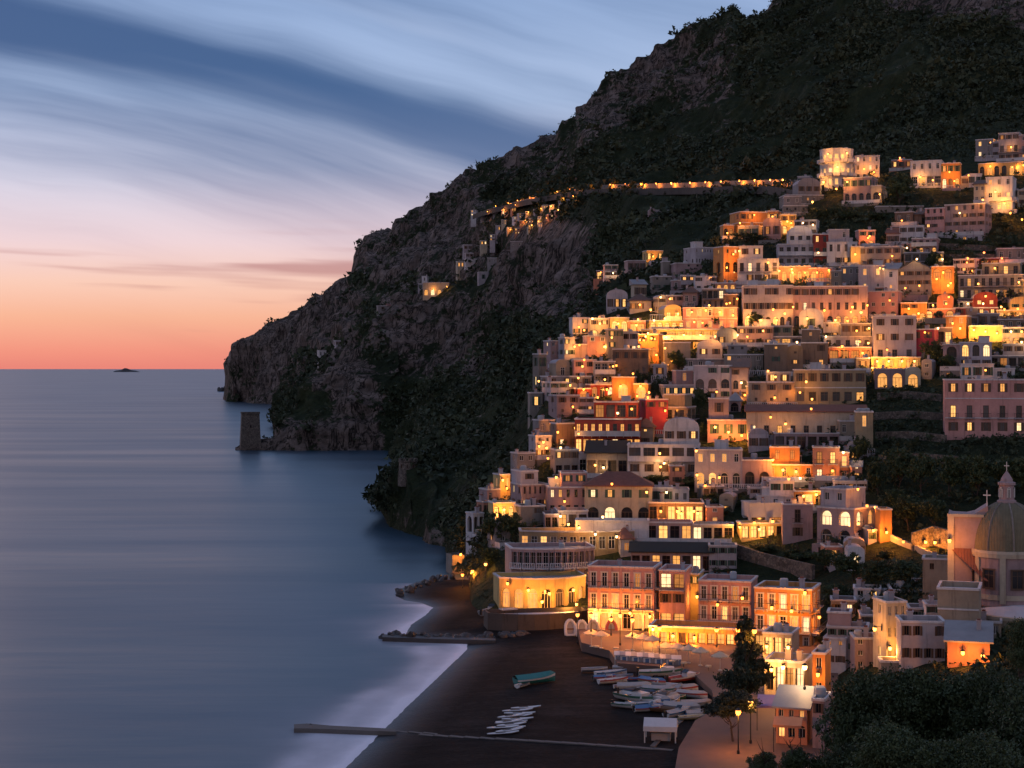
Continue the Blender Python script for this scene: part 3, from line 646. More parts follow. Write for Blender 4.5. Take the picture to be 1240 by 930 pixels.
def building(name, label, cat, loc, rz, plan, h, floors, cols, wall, lit=0.15, frame=None, trim=False, roof='flat', base=-7.0, balc='iron', group=None, wall2=None, clutter=None, bands=None, litlev=None, tilemat=None, roofmat=None, skip=0.07, cornice=True, into=None, zo=0.0):
    rnd = random.Random(sum(map(ord, label)) * 7 + int(h * 10))
    t = into
    if t is None: t = empty(name, loc, rz); tag(t, label, cat, group)
    up = Vector((0, 0, zo))
    if frame is None: frame = rnd.choice([0, 1, 1, 2])
    nf = max(1, len(floors)); fh = h / nf
    b = MB(W(wall), W(wall2 or wall), W('white'))
    wins, balcs = [], []
    for i in range(len(plan)):
        p0, p1 = plan[i], plan[(i + 1) % len(plan)]; nc = cols[i] if i < len(cols) else 0
        L = math.hypot(p1[0] - p0[0], p1[1] - p0[1]); ang = math.atan2(p1[1] - p0[1], p1[0] - p0[0])
        ops = []
        if nc:
            bay = L / nc
            for fl, ch in enumerate(floors):
                k = ch.lower(); alllit = ch.isupper()
                if k == 'p': continue
                mw, fw, sl, hh = SPEC[k]
                z0f = fl * fh; ow = min(mw, fw * bay); za = z0f + max(sl * fh, .06); zb = min(za + min(hh * fh, 2.5 if k in 'wsdbt' else 3.4), z0f + fh - .15)
                rd = .9 if k == 'l' else (.55 if k == 'a' else .22)
                for c in range(nc):
                    if k in 'ws' and rnd.random() < skip: continue
                    xc = (c + .5) * bay; x0, x1 = xc - ow / 2, xc + ow / 2
                    ops.append((x0, x1, za, zb, k == 'a', rd))
                    if alllit and rnd.random() < .72: pane = 10 + (litlev if litlev is not None else rnd.choice([1, 1, 2]))
                    elif rnd.random() < lit: pane = 10 + rnd.choice([0, 1, 1, 2, 3])
                    else: pane = rnd.choice([0, 0, 0, 1, 2])
                    kind = 'arch' if k == 'a' else ('shut' if (k == 'w' and frame in (1, 2) and bay > 2.1 * ow and not trim) else 'rect')
                    wins.append((i, xc, za, rd, ang, kind, ow, zb - za, pane, 1 if k in 'al' and frame else frame))
                    if k == 'd': balcs.append((i, xc, z0f + .03, ang, min(bay * .92, ow + .9), .7))
                if k == 'b' or (k == 'l' and fl > 0): balcs.append((i, L / 2, z0f + .03, ang, L - .1, 1.1))
        facade(b, p0, p1, base, h, ops)
        if bands and nc:
            u = Vector((math.cos(ang), math.sin(ang), 0)); n = Vector((u.y, -u.x, 0))
            for zb_ in bands:
                M = Matrix.Translation((p0[0], p0[1], 0)) @ Matrix.Rotation(ang, 4, 'Z')
                b.box(0, L, -.10, .02, zb_ * fh - .1, zb_ * fh + .12, 2, M)
    # parapet and roof
    cx = sum(p[0] for p in plan) / len(plan); cyy = sum(p[1] for p in plan) / len(plan)
    def inset(p, d):
        v = Vector((p[0] - cx, p[1] - cyy)); l = max(v.length, .01); k = max(0.1, (l - d) / l); return (cx + v.x * k, cyy + v.y * k)
    if roof in ('flat', 'terrace'):
        ph = .75
        inn = [inset(p, .38) for p in plan]
        for i in range(len(plan)):
            j = (i + 1) % len(plan); a, c = plan[i], plan[j]; ai, ci = inn[i], inn[j]
            b.face([(*a, h), (*c, h), (*ci, h), (*ai, h)], 2 if cornice else 0); b.face([(*ai, h), (*ci, h), (*ci, h - ph), (*ai, h - ph)], 0)
        if cornice:
            for i in range(len(plan)):
                p0, p1 = plan[i], plan[(i + 1) % len(plan)]; L = math.hypot(p1[0] - p0[0], p1[1] - p0[1]); ang = math.atan2(p1[1] - p0[1], p1[0] - p0[0])
                M = Matrix.Translation((p0[0], p0[1], 0)) @ Matrix.Rotation(ang, 4, 'Z'); b.box(-.05, L + .05, -.13, -.002, h - .28, h + .01, 2, M)
        rb = MB(roofmat or rnd.choice([ROOFG, ROOFG, ROOFW])); rb.face([(*p, h - ph + .004) for p in inn])
        ro = obj('roof', rb.mesh('roof'), t, up)
        xs = [p[0] for p in plan]; ys = [p[1] for p in plan]; w_, d_ = max(xs) - min(xs), max(ys) - min(ys)
        nclut = clutter if clutter is not None else rnd.choice([1, 1, 2, 2, 3])
        for k in range(nclut):
            ch = rnd.choice(['chimney', 'chimney', 'stair_hut', 'water_tank'] if w_ > 7 else ['chimney', 'chimney', 'water_tank'])
            fn = dict(chimney=chimney_mesh, stair_hut=hut_mesh, water_tank=tank_mesh)[ch]
            obj(ch, shared(ch, fn), t, (cx + (rnd.random() - .5) * w_ * .6, cyy + (rnd.random() - .1) * d_ * .5, h - ph + zo), rnd.choice([0, .1, -.1]), .8 + .4 * rnd.random())
    elif roof in ('hip', 'gable', 'tile', 'vault', 'shed'):
        xs = [p[0] for p in plan]; ys = [p[1] for p in plan]; e = .45
        x0, x1, y0, y1 = min(xs) - e, max(xs) + e, min(ys) - e, max(ys) + e
        rb = MB(tilemat or TILE, W(wall)); w_, d_ = x1 - x0, y1 - y0; rh = min(.32 * d_, 2.6)
        if roof == 'hip':
            k = min(d_ / 2, w_ / 2 - .2); A, B = (x0 + k, (y0 + y1) / 2, h + rh), (x1 - k, (y0 + y1) / 2, h + rh)
            c = [(x0, y0, h), (x1, y0, h), (x1, y1, h), (x0, y1, h)]
            rb.face([c[0], c[1], B, A]); rb.face([c[1], c[2], B]); rb.face([c[2], c[3], A, B]); rb.face([c[3], c[0], A])
            rb.box(x0, x1, y0, y1, h - .18, h - .004, 0)
        elif roof == 'shed':
            c = [(x0, y0, h), (x1, y0, h), (x1, y1, h + rh * .9), (x0, y1, h + rh * .9)]
            rb.face(c); rb.face([(x0, y0, h - .2), (x0, y0, h), (x0, y1, h + rh * .9), (x0, y1, h - .2)], 0); rb.face([(x1, y0, h - .2), (x1, y1, h - .2), (x1, y1, h + rh * .9), (x1, y0, h)], 0)
            rb.face([(x0, y0, h - .2), (x1, y0, h - .2), (x1, y0, h), (x0, y0, h)])
        elif roof == 'gable':
            xm = (x0 + x1) / 2; rh = min(.3 * w_, 2.6)
            rb.face([(x0, y0, h), (xm, y0, h + rh), (xm, y1, h + rh), (x0, y1, h)][::-1]); rb.face([(x1, y0, h), (xm, y0, h + rh), (xm, y1, h + rh), (x1, y1, h)])
            rb.face([(x0 + e, y0 + e, h), (x1 - e, y0 + e, h), (xm, y0 + e, h + rh - .15)], 1); rb.face([(x0 + e, y1 - e, h), (xm, y1 - e, h + rh - .15), (x1 - e, y1 - e, h)], 1)
        elif roof == 'vault':
            n = 8; rb = MB(W('lilac'), W(wall)); hw = (x1 - x0) / 2 - e; xm = (x0 + x1) / 2; rh = min(hw * .55, 2.2)
            arc = [(xm - hw * math.cos(k * math.pi / n), h + rh * math.sin(k * math.pi / n)) for k in range(n + 1)]
            for k in range(n): rb.face([(arc[k][0], y0 + e, arc[k][1]), (arc[k + 1][0], y0 + e, arc[k + 1][1]), (arc[k + 1][0], y1 - e, arc[k + 1][1]), (arc[k][0], y1 - e, arc[k][1])])
            rb.face([(a, y0 + e, z) for a, z in arc][::-1], 1); rb.face([(a, y1 - e, z) for a, z in arc], 1)
        ro = obj('roof', rb.mesh('roof'), t, up)
        for k in range(clutter if clutter is not None else 1):
            obj('chimney', shared('chimney', chimney_mesh), t, (cx + (rnd.random() - .5) * w_ * .6, cyy + d_ * .1, h + rh * .45 + zo), 0, .8)
    obj('wall', b.mesh('wall'), t, up)
    for (i, xc, za, rd, ang, kind, ow, oh, pane, fr) in wins:
        p0 = plan[i]; u = Vector((math.cos(ang), math.sin(ang), 0)); n = Vector((u.y, -u.x, 0))
        p = Vector((p0[0], p0[1], 0)) + u * xc - n * (rd - .002)
        obj('window' , window_mesh(kind, ow, oh, pane, fr, rd, trim), t, (p.x, p.y, za + zo), ang)
    for (i, xc, z, ang, bw, bd) in balcs:
        p0 = plan[i]; u = Vector((math.cos(ang), math.sin(ang), 0)); n = Vector((u.y, -u.x, 0)); p = Vector((p0[0], p0[1], 0)) + u * xc
        sm, rm = balcony_mesh(bw, bd, balc)
        s_ = obj('balcony', sm, t, (p.x, p.y, z + zo), ang); obj('railing', rm, s_)
    return t
BOXES = []; BOXLAB = {}
def house(l, r, t, b, floors, wall, label, n=None, y=None, D=None, Y=None, name='house', cat='house', side=True, terr=None, split=True, **kw):
    """a house whose front fills columns l..r and rows t..b of the photo, standing on the slope there"""
    rnd = random.Random(l * 131 + t * 17 + r)
    cx = (l + r) / 2
    Yf = Y or depth(cx, b); s = Yf / FPX
    if D is None: D = min(9.0, max(4.5, (r - l) * s * .8))
    az = math.degrees(math.atan((cx - 620) / FPX))
    if y is None: y = -az + rnd.choice([-1, 1]) * rnd.uniform(2, 14)
    rel = y + az; wpx = (r - l) * s
    sd = D * abs(math.sin(R(rel)))
    while sd > .45 * wpx: D *= .85; sd = D * abs(math.sin(R(rel)))
    wf = (wpx - sd) / math.cos(R(rel)); h = max(1.5, (b - t) * s)
    off = (sd / 2 if rel > 0 else -sd / 2)
    p = at(cx, b, Yf)
    a = math.atan2(p.x, p.y)
    p.x += off * math.cos(a); p.y += abs(math.sin(R(rel))) * wf * .5 * .3
    if isinstance(floors, int): floors = 'w' * floors
    nc = n or max(1, int(round(wf / 2.35)))
    cols = [nc, 0, 0, 0]
    if side and sd > 1.2:
        ns = max(1, int(D / 3.5)); cols[1 if rel < 0 else 3] = ns
    plan = [(-wf / 2, 0), (wf / 2, 0), (wf / 2, D), (-wf / 2, D)]
    BOXES.append((l, r, t, b, Yf)); BOXLAB[(l, r, t, b)] = label
    mass = rnd.random(); nf = len(floors); simple = kw.get('roof', 'flat') != 'flat' or name not in ('house', 'hotel') or kw.get('bands') or not split
    TONES = {'white': ['lilac', 'cream', 'white'], 'lilac': ['white', 'rose', 'grey'], 'grey': ['lilac', 'stone', 'beige'], 'rose': ['lilac', 'pink', 'cream'], 'beige': ['ochre', 'lilac'], 'stone': ['grey', 'brown'], 'pink': ['rose', 'salmon', 'white'], 'ochre': ['beige', 'cream']}
    other = rnd.choice(TONES.get(wall, [wall]))
    if not simple and wf > 5.5 and nf >= 2 and mass < .42:
        # top storey set back beside an open roof terrace
        fh = h / nf; uw = wf * rnd.uniform(.42, .7); ux = rnd.choice([-1, 1]) * (wf - uw) / 2 * rnd.uniform(.6, 1)
        o = building(name, label, cat, p, R(y), plan, h - fh, floors[:-1], cols, wall, **kw)
        kw2 = dict(kw); kw2.pop('group', None); kw2['base'] = -.6; kw2['clutter'] = rnd.choice([0, 1]); kw2['roof'] = rnd.choice(['flat', 'flat', 'flat', 'vault'])
        building(name, label + 'u', cat, p, 0, [(ux - uw / 2, .9), (ux + uw / 2, .9), (ux + uw / 2, D * .95), (ux - uw / 2, D * .95)], fh, floors[-1], [max(1, int(uw / 2.3)), 0, 0, 0], other, into=o, zo=h - fh, **kw2)
        if rnd.random() < .5 and wf - uw > 3: obj('pergola', shared('pergola', pergola_mesh), o, (-ux * wf / (uw + .01) * .45 if abs(ux) > .5 else wf * .3, D * .45, h - fh - .7), 0, (min(1, (wf - uw) / 5),) * 2 + (1,))
    elif not simple and wf > 7 and mass < .80:
        # a wing that stands forward and lower, in its own wash
        sgn = rnd.choice([-1, 1]); ww = wf * rnd.uniform(.26, .42); mw = wf - ww; k_ = max(1, int(round(nc * mw / wf))); kn = max(1, nc - k_)
        x0 = -wf / 2 if sgn > 0 else -wf / 2 + ww
        o = building(name, label, cat, p, R(y), [(x0, 0), (x0 + mw, 0), (x0 + mw, D), (x0, D)], h, floors, [k_, cols[1], 0, cols[3]], wall, **kw)
        kw2 = dict(kw); kw2.pop('group', None); kw2['clutter'] = rnd.choice([0, 1, 1]); kw2['roof'] = rnd.choice(['flat', 'flat', 'flat', 'shed', 'vault']); kw2['tilemat'] = rnd.choice([TILE, TILEB, ROOFG])
        wx = x0 + mw if sgn > 0 else -wf / 2; fw = rnd.uniform(-1.6, .9); hk = rnd.uniform(.62, .95)
        building(name, label + 'w', cat, p, 0, [(wx + .003 * sgn, fw), (wx + ww + .003 * sgn, fw), (wx + ww + .003 * sgn, D * .9), (wx + .003 * sgn, D * .9)], h * hk, floors if hk > .8 or nf == 1 else floors[:-1], [kn, cols[1], 0, cols[3]], other, into=o, **kw2)
    else: o = building(name, label, cat, p, R(y), plan, h, floors, cols, wall, **kw)
    if terr is None: terr = rnd.random() < .62 and 285 < Yf < 620 and name in ('house', 'hotel', 'palazzo') and h > 3
    if terr:
        # a raised terrace in front: its own wall, with cellar openings or plain, and a railing
        td = rnd.uniform(2.2, 3.4); x0, x1 = -wf / 2 + rnd.uniform(-1.0, .6), wf / 2 + rnd.uniform(-.6, 1.0); tz = rnd.uniform(-.5, .3)
        L = x1 - x0; tb = MB(W(rnd.choice([wall, 'grey', 'stone', 'lilac', 'rose', 'stone'])), ROOFG); nn = max(1, int(L / 3.4)); kind = rnd.choice(['a', 'p', 'w', 'p', 'w'])
        ops = []
        if kind != 'p':
            for k in range(nn):
                xc = (k + .5) * L / nn; ow = 1.7 if kind == 'a' else .9; ops.append((xc - ow / 2, xc + ow / 2, tz - 2.6 if kind == 'a' else tz - 2.1, tz - .55, kind == 'a', .3))
        facade(tb, (x0, -td), (x1, -td), -6.0, tz, ops); facade(tb, (x1, -td), (x1, -.002), -6.0, tz, []); facade(tb, (x0, -.002), (x0, -td), -6.0, tz, [])
        tb.face([(x0, -td, tz), (x1, -td, tz), (x1, -.002, tz), (x0, -.002, tz)], 1)
        to = obj('terrace', tb.mesh('terrace'), o)
        for (a0, a1, za, zb, ar, rd_) in ops:
            obj('cellar_window', window_mesh('arch' if ar else 'rect', a1 - a0, zb - za, rnd.choice([0, 0, 0, 2, 2, 10, 11]), 1, rd_, False), to, (x0 + (a0 + a1) / 2, -td + rd_ - .002, za))
        st = rnd.choice(['iron', 'wall', 'wall', 'balus']); rm = shared(('trail', round(L, 1), st), lambda: balcony_mesh(L - .1, td - .1, st)[1])
        obj('railing', rm, to, ((x0 + x1) / 2, -.1 if td > 0 else 0, tz + .004))
        for k in range(rnd.choice([0, 1, 1, 2, 3])):
            obj('planter', shared(('planter', k % 2), lambda: planter_mesh(k % 2)), to, (x0 + .6 + (L - 1.2) * rnd.random(), -td + .5, tz), rnd.random() * 6, rnd.uniform(.7, 1.3))
    return o
def planter_mesh(seed):
    rd = random.Random(seed); b = MB(TILE, PLANTG); b.lathe([(0, 0), (.22, 0), (.3, .4), (.26, .4), (0, .36)], 8)
    for k in range(150):
        p = Vector((rd.gauss(0, .3), rd.gauss(0, .3), .5 + abs(rd.gauss(0, .4)))); a, c_ = Vector((rd.gauss(0, 1), rd.gauss(0, 1), rd.gauss(0, 1))).normalized() * .16, Vector((rd.gauss(0, 1), rd.gauss(0, 1), rd.gauss(0, 1))).normalized() * .13
        b.face([p - a, p + a, p + c_ * 1.5], 1)
    return b.mesh('planter')
PLANTG = plain('planter_leaves', (.03, .05, .018), .7, var=.4, scale=4.0)
def arc_house(l, r, t, b, floors, wall, label, bulge=.35, seg=7, colsper=2, Y=None, D=8.0, name='house', cat='house', y=0.0, **kw):
    cx = (l + r) / 2; Yf = Y or depth(cx, b); s = Yf / FPX; w = (r - l) * s; h = (b - t) * s; p = at(cx, b, Yf)
    hw = w / 2; sag = bulge * w; Rr = (hw * hw + sag * sag) / (2 * sag); th = math.asin(min(1, hw / Rr)) if sag <= hw else math.pi - math.asin(hw / Rr)
    pts = [(Rr * math.sin(-th + 2 * th * k / seg), Rr - sag - 0 + sag - Rr * math.cos(-th + 2 * th * k / seg)) for k in range(seg + 1)]
    back = max(q[1] for q in pts) + D
    plan = pts + [(pts[-1][0], back), (pts[0][0], back)]
    return building(name, label, cat, p, R(y) - math.atan2(p.x, p.y), plan, h, floors, [colsper] * seg, wall, **kw)
# ---------------------------------------------------------------- the town, house by house
H = house
GT = 'houses of the cliff town'
# -- top of the town
arc_house(993, 1033, 179, 229, 'WBB', 'white', 'floodlit round white hotel tower crowning the town skyline', bulge=.42, seg=7, colsper=1, balc='wall', trim=True, frame=0, lit=.6, litlev=2, name='hotel', cat='hotel', roofmat=ROOFW)
H(1034, 1065, 188, 218, 'wtt', 'white', 'pale lit wing joined to the round floodlit hotel tower', y=-8, lit=.4, trim=True, frame=0, name='hotel_wing', cat='hotel')
H(1022, 1075, 214, 247, 'aw', 'rose', 'dim rose house right under the floodlit hotel, arched ground floor', y=-24, lit=.08)
H(944, 998, 222, 249, 'sw', 'stone', 'low stone-grey house at the inner end of the lamplit road', y=4, lit=.1)
H(966, 984, 213, 226, 'w', 'lilac', 'tiny white cube on the skyline next to the floodlit hotel', lit=0, clutter=1)
H(1080, 1105, 193, 206, 'w', 'salmon', 'small red-lit house above the big dark tree on the skyline', lit=.5)
H(1103, 1143, 194, 226, 'lw', 'white', 'modern white house with flat terraces beside the big skyline tree', y=-20, balc='wall', frame=0, lit=.15)
H(1140, 1164, 197, 229, 'aw', 'orange', 'orange lamplit house on the skyline right of the white terraces', lit=.4)
H(1158, 1190, 210, 227, 'w', 'white', 'low white house in front of the lit retaining wall', lit=.2)
H(1182, 1216, 168, 193, 'ww', 'grey', 'grey two-storey house near the top edge of the town', lit=.3)
H(1210, 1250, 160, 196, 'wbw', 'lilac', 'highest pale house at the photo\'s edge with lit balcony', lit=.35)
H(1186, 1250, 196, 213, 'A', 'yellow', 'long glowing arcaded terrace wall below the highest houses', n=7, litlev=1, D=5, name='arcade', cat='arcade')
H(1181, 1230, 214, 258, 'Bbw', 'white', 'brightly lit white apartment house on the upper bend', y=-24, lit=.45, balc='wall', frame=0)
H(1226, 1260, 226, 250, 'ww', 'white', 'white house cut by the photo\'s edge beside the lit apartments', lit=.15)
H(1122, 1200, 247, 286, 'swwt', 'rose', 'broad rose-grey palazzo below the skyline with small tall windows', y=-28, lit=.1, frame=1, skip=.15)
H(1084, 1122, 256, 273, 'w', 'brown', 'dark brown house under the skyline tree', lit=.08)
H(1060, 1118, 249, 257, 'p', 'stone', 'stone terrace wall with two lamps below the rose house', name='terrace_wall', cat='wall', D=4, clutter=0)
# -- upper slope
H(884, 929, 256, 283, 'Aw', 'orange', 'orange lamplit villa with white cornice above the hedge', y=14, lit=.5, bands=[1], litlev=1)
H(872, 889, 272, 290, 'A', 'orange', 'small orange annex on the outer side of the lamplit villa', litlev=0)
H(927, 946, 255, 273, 'w', 'orange', 'orange house tucked behind the lamplit villa', lit=.4)
H(944, 964, 259, 283, 'Aw', 'yellow', 'narrow yellow glowing house beside the orange villa', litlev=2)
H(947, 978, 237, 260, 'sw', 'stone', 'plain stone house above the yellow glowing house', lit=.05)
H(962, 992, 266, 286, 'ww', 'white', 'white house with two outdoor lamps above the balcony hotel', lit=.2)
H(828, 869, 299, 323, 'ts', 'lilac', 'pale terrace house with close-set pilasters on the far flank', n=8, y=20, lit=.1)
H(800, 811, 316, 340, 'ws', 'stone', 'slim square stone tower on the far flank', n=1, lit=0, D=4, name='tower', cat='tower')
H(787, 813, 334, 352, 'ws', 'stone', 'stone house at the foot of the slim square tower', lit=.05)
H(812, 842, 333, 352, 'ww', 'lilac', 'pale house between slim tower and orange stair wall', lit=.15)
H(840, 868, 334, 353, 'bw', 'white', 'white flat house stepping down from the pilaster terrace', lit=.1)
H(864, 896, 298, 346, 'pas', 'orange', 'tall orange wall house glowing beside the steep stair', y=22, lit=.3, n=2)
H(892, 943, 297, 345, 'wdw', 'white', 'white four-bay house next to the glowing orange wall', y=-6, lit=.3, frame=1)
H(940, 986, 281, 323, 'bbb', 'lilac', 'lilac hotel with three white balcony rows under the stone house', n=5, y=-6, lit=.2, balc='wall', name='hotel', cat='hotel', frame=1)
H(984, 1003, 283, 323, 'bbt', 'red', 'dark red end bay of the balcony hotel', n=2, y=-6, lit=.2, balc='wall')
H(936, 984, 322, 343, 'A', 'salmon', 'glowing peach arcade at the foot of the balcony hotel', n=5, litlev=1, name='arcade', cat='arcade')
H(980, 1012, 324, 343, 'A', 'salmon', 'small lit arched house below the dark red bay', litlev=0)
H(999, 1038, 277, 324, 'wtw', 'white', 'white house with rounded roof edge beside the dark red bay', lit=.1)
H(1036, 1060, 278, 300, 'aw', 'pink', 'small pink house glowing between white roofs', lit=.3)
H(1028, 1042, 298, 325, 'pp', 'yellow', 'narrow lamplit yellow wall below the small pink house', n=1, D=4)
H(1074, 1120, 273, 297, 'ww', 'white', 'white villa on top of the terraced garden', lit=.08, frame=1)
H(1092, 1138, 288, 308, 'ab', 'rose', 'rosy arcaded house below the white garden villa', n=5, lit=.3, balc='wall')
H(1039, 1096, 298, 324, 'ww', 'grey', 'grey house with a row of dark windows by the pink house', lit=.12)
H(1094, 1142, 305, 328, 'wl', 'grey', 'grey house with lit porch under the rosy arcades', lit=.35)
H(1040, 1091, 321, 357, 'sw', 'lilac', 'lilac house with two lit upper windows in mid slope', n=3, y=-18, lit=.5, skip=0)
H(1088, 1132, 326, 359, 'sww', 'grey', 'grey gabled house next to the lilac one with lit windows', roof='gable', tilemat=ROOFG, lit=.03)
H(1127, 1155, 322, 356, 'pA', 'orange', 'orange lamplit wall house by the dark cypress', n=2, litlev=0)
H(1162, 1240, 318, 361, 'bbb', 'grey', 'grey three-storey hotel with long balconies and red lit roof', n=9, y=-20, lit=.15, name='hotel', cat='hotel', balc='iron')
H(1176, 1222, 312, 321, 'L', 'red', 'red lit rooftop bar above the grey hotel', n=4, litlev=0, name='rooftop_bar', cat='bar', D=5, clutter=0)
H(1228, 1255, 338, 362, 'Aw', 'yellow', 'yellow lit corner house at the photo\'s edge beside the grey hotel', litlev=2)
# -- middle slope, back row
H(850, 895, 349, 375, 'tl', 'stone', 'stone-grey arcaded house behind the floodlit pink hotel', n=6, lit=.04)
H(790, 829, 357, 377, 'bw', 'rose', 'rose house with small balcony above the yellow terraces', lit=.3)
H(898, 960, 345, 398, 'Aww', 'lilac', 'pale long house with dark windows over the lit yellow ground floor', n=7, y=-5, lit=.12, litlev=2, frame=1)
H(958, 1050, 346, 396, 'Atw', 'rose', 'rosy long house glowing yellow along its ground floor', n=9, y=-7, lit=.2, litlev=1, frame=1)
H(1052, 1092, 352, 386, 'aww', 'pink', 'pink flat house beside the end of the long rosy house', lit=.25)
H(1060, 1078, 347, 358, 'w', 'salmon', 'small salmon penthouse above the pink flat house', lit=.3, clutter=0)
H(1090, 1122, 366, 388, 'aw', 'orange', 'orange house lit from the lane in the middle row', lit=.4)
H(1119, 1157, 361, 386, 'aw', 'salmon', 'salmon house with one dark arch next to the orange one', lit=.25)
H(1152, 1208, 361, 383, 'WW', 'red', 'dark red house with two round bright windows in the row', n=4, litlev=2)
H(1205, 1250, 366, 384, 'Aw', 'yellow', 'yellow lit house ending the red row at the photo\'s edge', litlev=2)
H(1146, 1176, 382, 410, 'pW', 'orange', 'orange cube house glowing at the lane corner', y=-30, n=2, litlev=0)
H(1172, 1210, 379, 397, 'w', 'grey', 'grey house above the bright yellow garden wall', lit=.1)
H(1174, 1217, 394, 414, 'p', 'yellow', 'bright yellow lamplit garden wall', name='garden_wall', cat='wall', D=4, clutter=0)
H(1207, 1250, 386, 400, 'w', 'brown', 'dark brown low house over the bright row at the edge', lit=.05)
H(1214, 1250, 396, 418, 'Aw', 'cream', 'cream house with lit arches beside the yellow garden wall', litlev=1)
# -- floodlit pink hotel and yellow terraces
H(827, 895, 372, 400, 'TT', 'pink', 'floodlit pink hotel with white pilasters in mid slope', n=5, y=-10, litlev=1, trim=True, frame=0, bands=[1], name='hotel', cat='hotel')
H(778, 830, 374, 401, 'AB', 'yellow', 'yellow glowing terraced house next to the floodlit pink hotel', n=5, y=8, litlev=2, balc='wall')
H(776, 872, 398, 424, 'LL', 'yellow', 'long yellow glowing restaurant terrace under the pink hotel', n=9, y=-4, litlev=1, balc='wall', name='restaurant', cat='restaurant')
H(689, 714, 384, 407, 'ww', 'white', 'white house at the outer end of the lamplit lane', lit=.3)
H(712, 738, 385, 409, 'AW', 'cream', 'cream house with bright porch on the lamplit lane', litlev=2)
H(736, 762, 384, 404, 'A', 'yellow', 'low yellow house under two bright globe lamps', litlev=2)
H(760, 782, 388, 406, 'L', 'salmon', 'low salmon house with white awning edge on the lamplit lane', litlev=1)
H(689, 736, 406, 437, 'ppw', 'pink', 'pink house lit yellow on both corners', n=4, y=6, lit=.1, trim=True)
H(733, 755, 398, 438, 'sww', 'beige', 'tall beige house beside the pink one with lit corners', lit=.1)
H(752, 777, 401, 430, 'ww', 'white', 'white stepped house below the lamplit lane', lit=.1, frame=1)
H(773, 803, 404, 446, 'paw', 'orange', 'tall orange lamplit house under the yellow terraces', n=2, y=-18, lit=.3)
H(645, 662, 428, 474, 'ww', 'stone', 'outermost narrow stone house with white quoins on the cliff side', n=1, y=28, lit=.1)
H(658, 680, 412, 444, 'sww', 'rose', 'narrow rose house second from the cliff side', n=2, y=25, lit=.1)
H(676, 696, 408, 446, 'www', 'lilac', 'narrow lilac house left of the pink one with lit corners', n=2, y=20, lit=.15)
H(654, 692, 440, 470, 'wb', 'grey', 'grey house with loggia below the narrow rose house', y=18, lit=.15)
H(693, 722, 435, 462, 'ww', 'pink', 'small dull pink house under the pink house with lit corners', lit=.05, n=2)
H(718, 745, 437, 468, 'll', 'grey', 'dark grey house with white columns', n=3, lit=.05, balc='wall', frame=0)
H(742, 789, 422, 458, 'sw', 'brown', 'broad brown house over the orange arches', y=-10, lit=.04)
H(741, 789, 456, 483, 'A', 'orange', 'orange glowing arched house at the foot of the brown one', n=2, litlev=1, roof='flat')
H(656, 700, 462, 484, 'ww', 'lilac', 'lilac house over the cliff steps beside the red lit wall', y=16, lit=.1)
H(693, 744, 465, 484, 'A', 'red', 'long red lamplit house in front of the grey columns', n=4, litlev=0, y=6)
H(664, 702, 478, 506, 'sw', 'rose', 'rose stepped house outside the dark red hotel', y=18, lit=.1)
H(803, 836, 414, 450, 'p', 'stone', 'blank dark wall below the yellow terrace', lit=0, D=5, clutter=0, name='retaining_wall', cat='wall')
H(830, 878, 419, 449, 'ww', 'grey', 'grey house with small dark windows below the yellow terrace', y=-6, lit=.12)
H(876, 924, 417, 452, 'wws', 'stone', 'stone-grey house joined to the small-windowed grey one', y=-6, lit=.12)
H(868, 936, 395, 421, 'ww', 'rose', 'rose-grey house with two lit doors right of the restaurant terrace', y=-8, lit=.25)
H(933, 973, 394, 420, 'lw', 'grey', 'grey house with wide dark openings beside the gabled white house', lit=.05)
H(968, 998, 381, 402, 'w', 'white', 'gabled white house with round top above the brown tower', roof='vault', n=1, y=-14, lit=0)
H(970, 1003, 398, 447, 'dws', 'brown', 'brown tower house with one lit tall door', n=2, y=-12, lit=.25)
H(925, 972, 416, 455, 'pws', 'brown', 'brown house with one square lit window', n=2, y=-8, lit=.45)
H(996, 1055, 391, 423, 'dw', 'lilac', 'lilac house with balconies behind the brown tower', y=-8, lit=.2)
H(1000, 1055, 420, 440, 'L', 'salmon', 'terracotta terrace house glowing beside the lit stair', n=4, litlev=0, y=-6)
H(1056, 1109, 382, 436, 'bww', 'lilac', 'tall lilac house above the yellow arcade, with three dark windows', n=3, y=-10, lit=.06, skip=0)
H(1054, 1114, 432, 449, 'T', 'yellow', 'yellow glowing arcade floor under the tall lilac house', n=6, litlev=1, D=7, y=-10, name='arcade', cat='arcade')
H(1058, 1114, 446, 470, 'A', 'rose', 'pale basement house with two dark arches over the garden', n=3, y=-10)
H(1103, 1136, 398, 433, 'pw', 'crimson', 'crimson house with a lamp at its corner', y=-26, lit=.1, n=2)
H(1142, 1200, 414, 450, 'wa', 'lilac', 'pale house with three lit arched windows above the pink hotel', n=4, y=-14, lit=.7, frame=1, skip=0)
H(1188, 1250, 416, 444, 'lw', 'grey', 'grey terraced house behind the pink hotel', n=5, lit=.2)
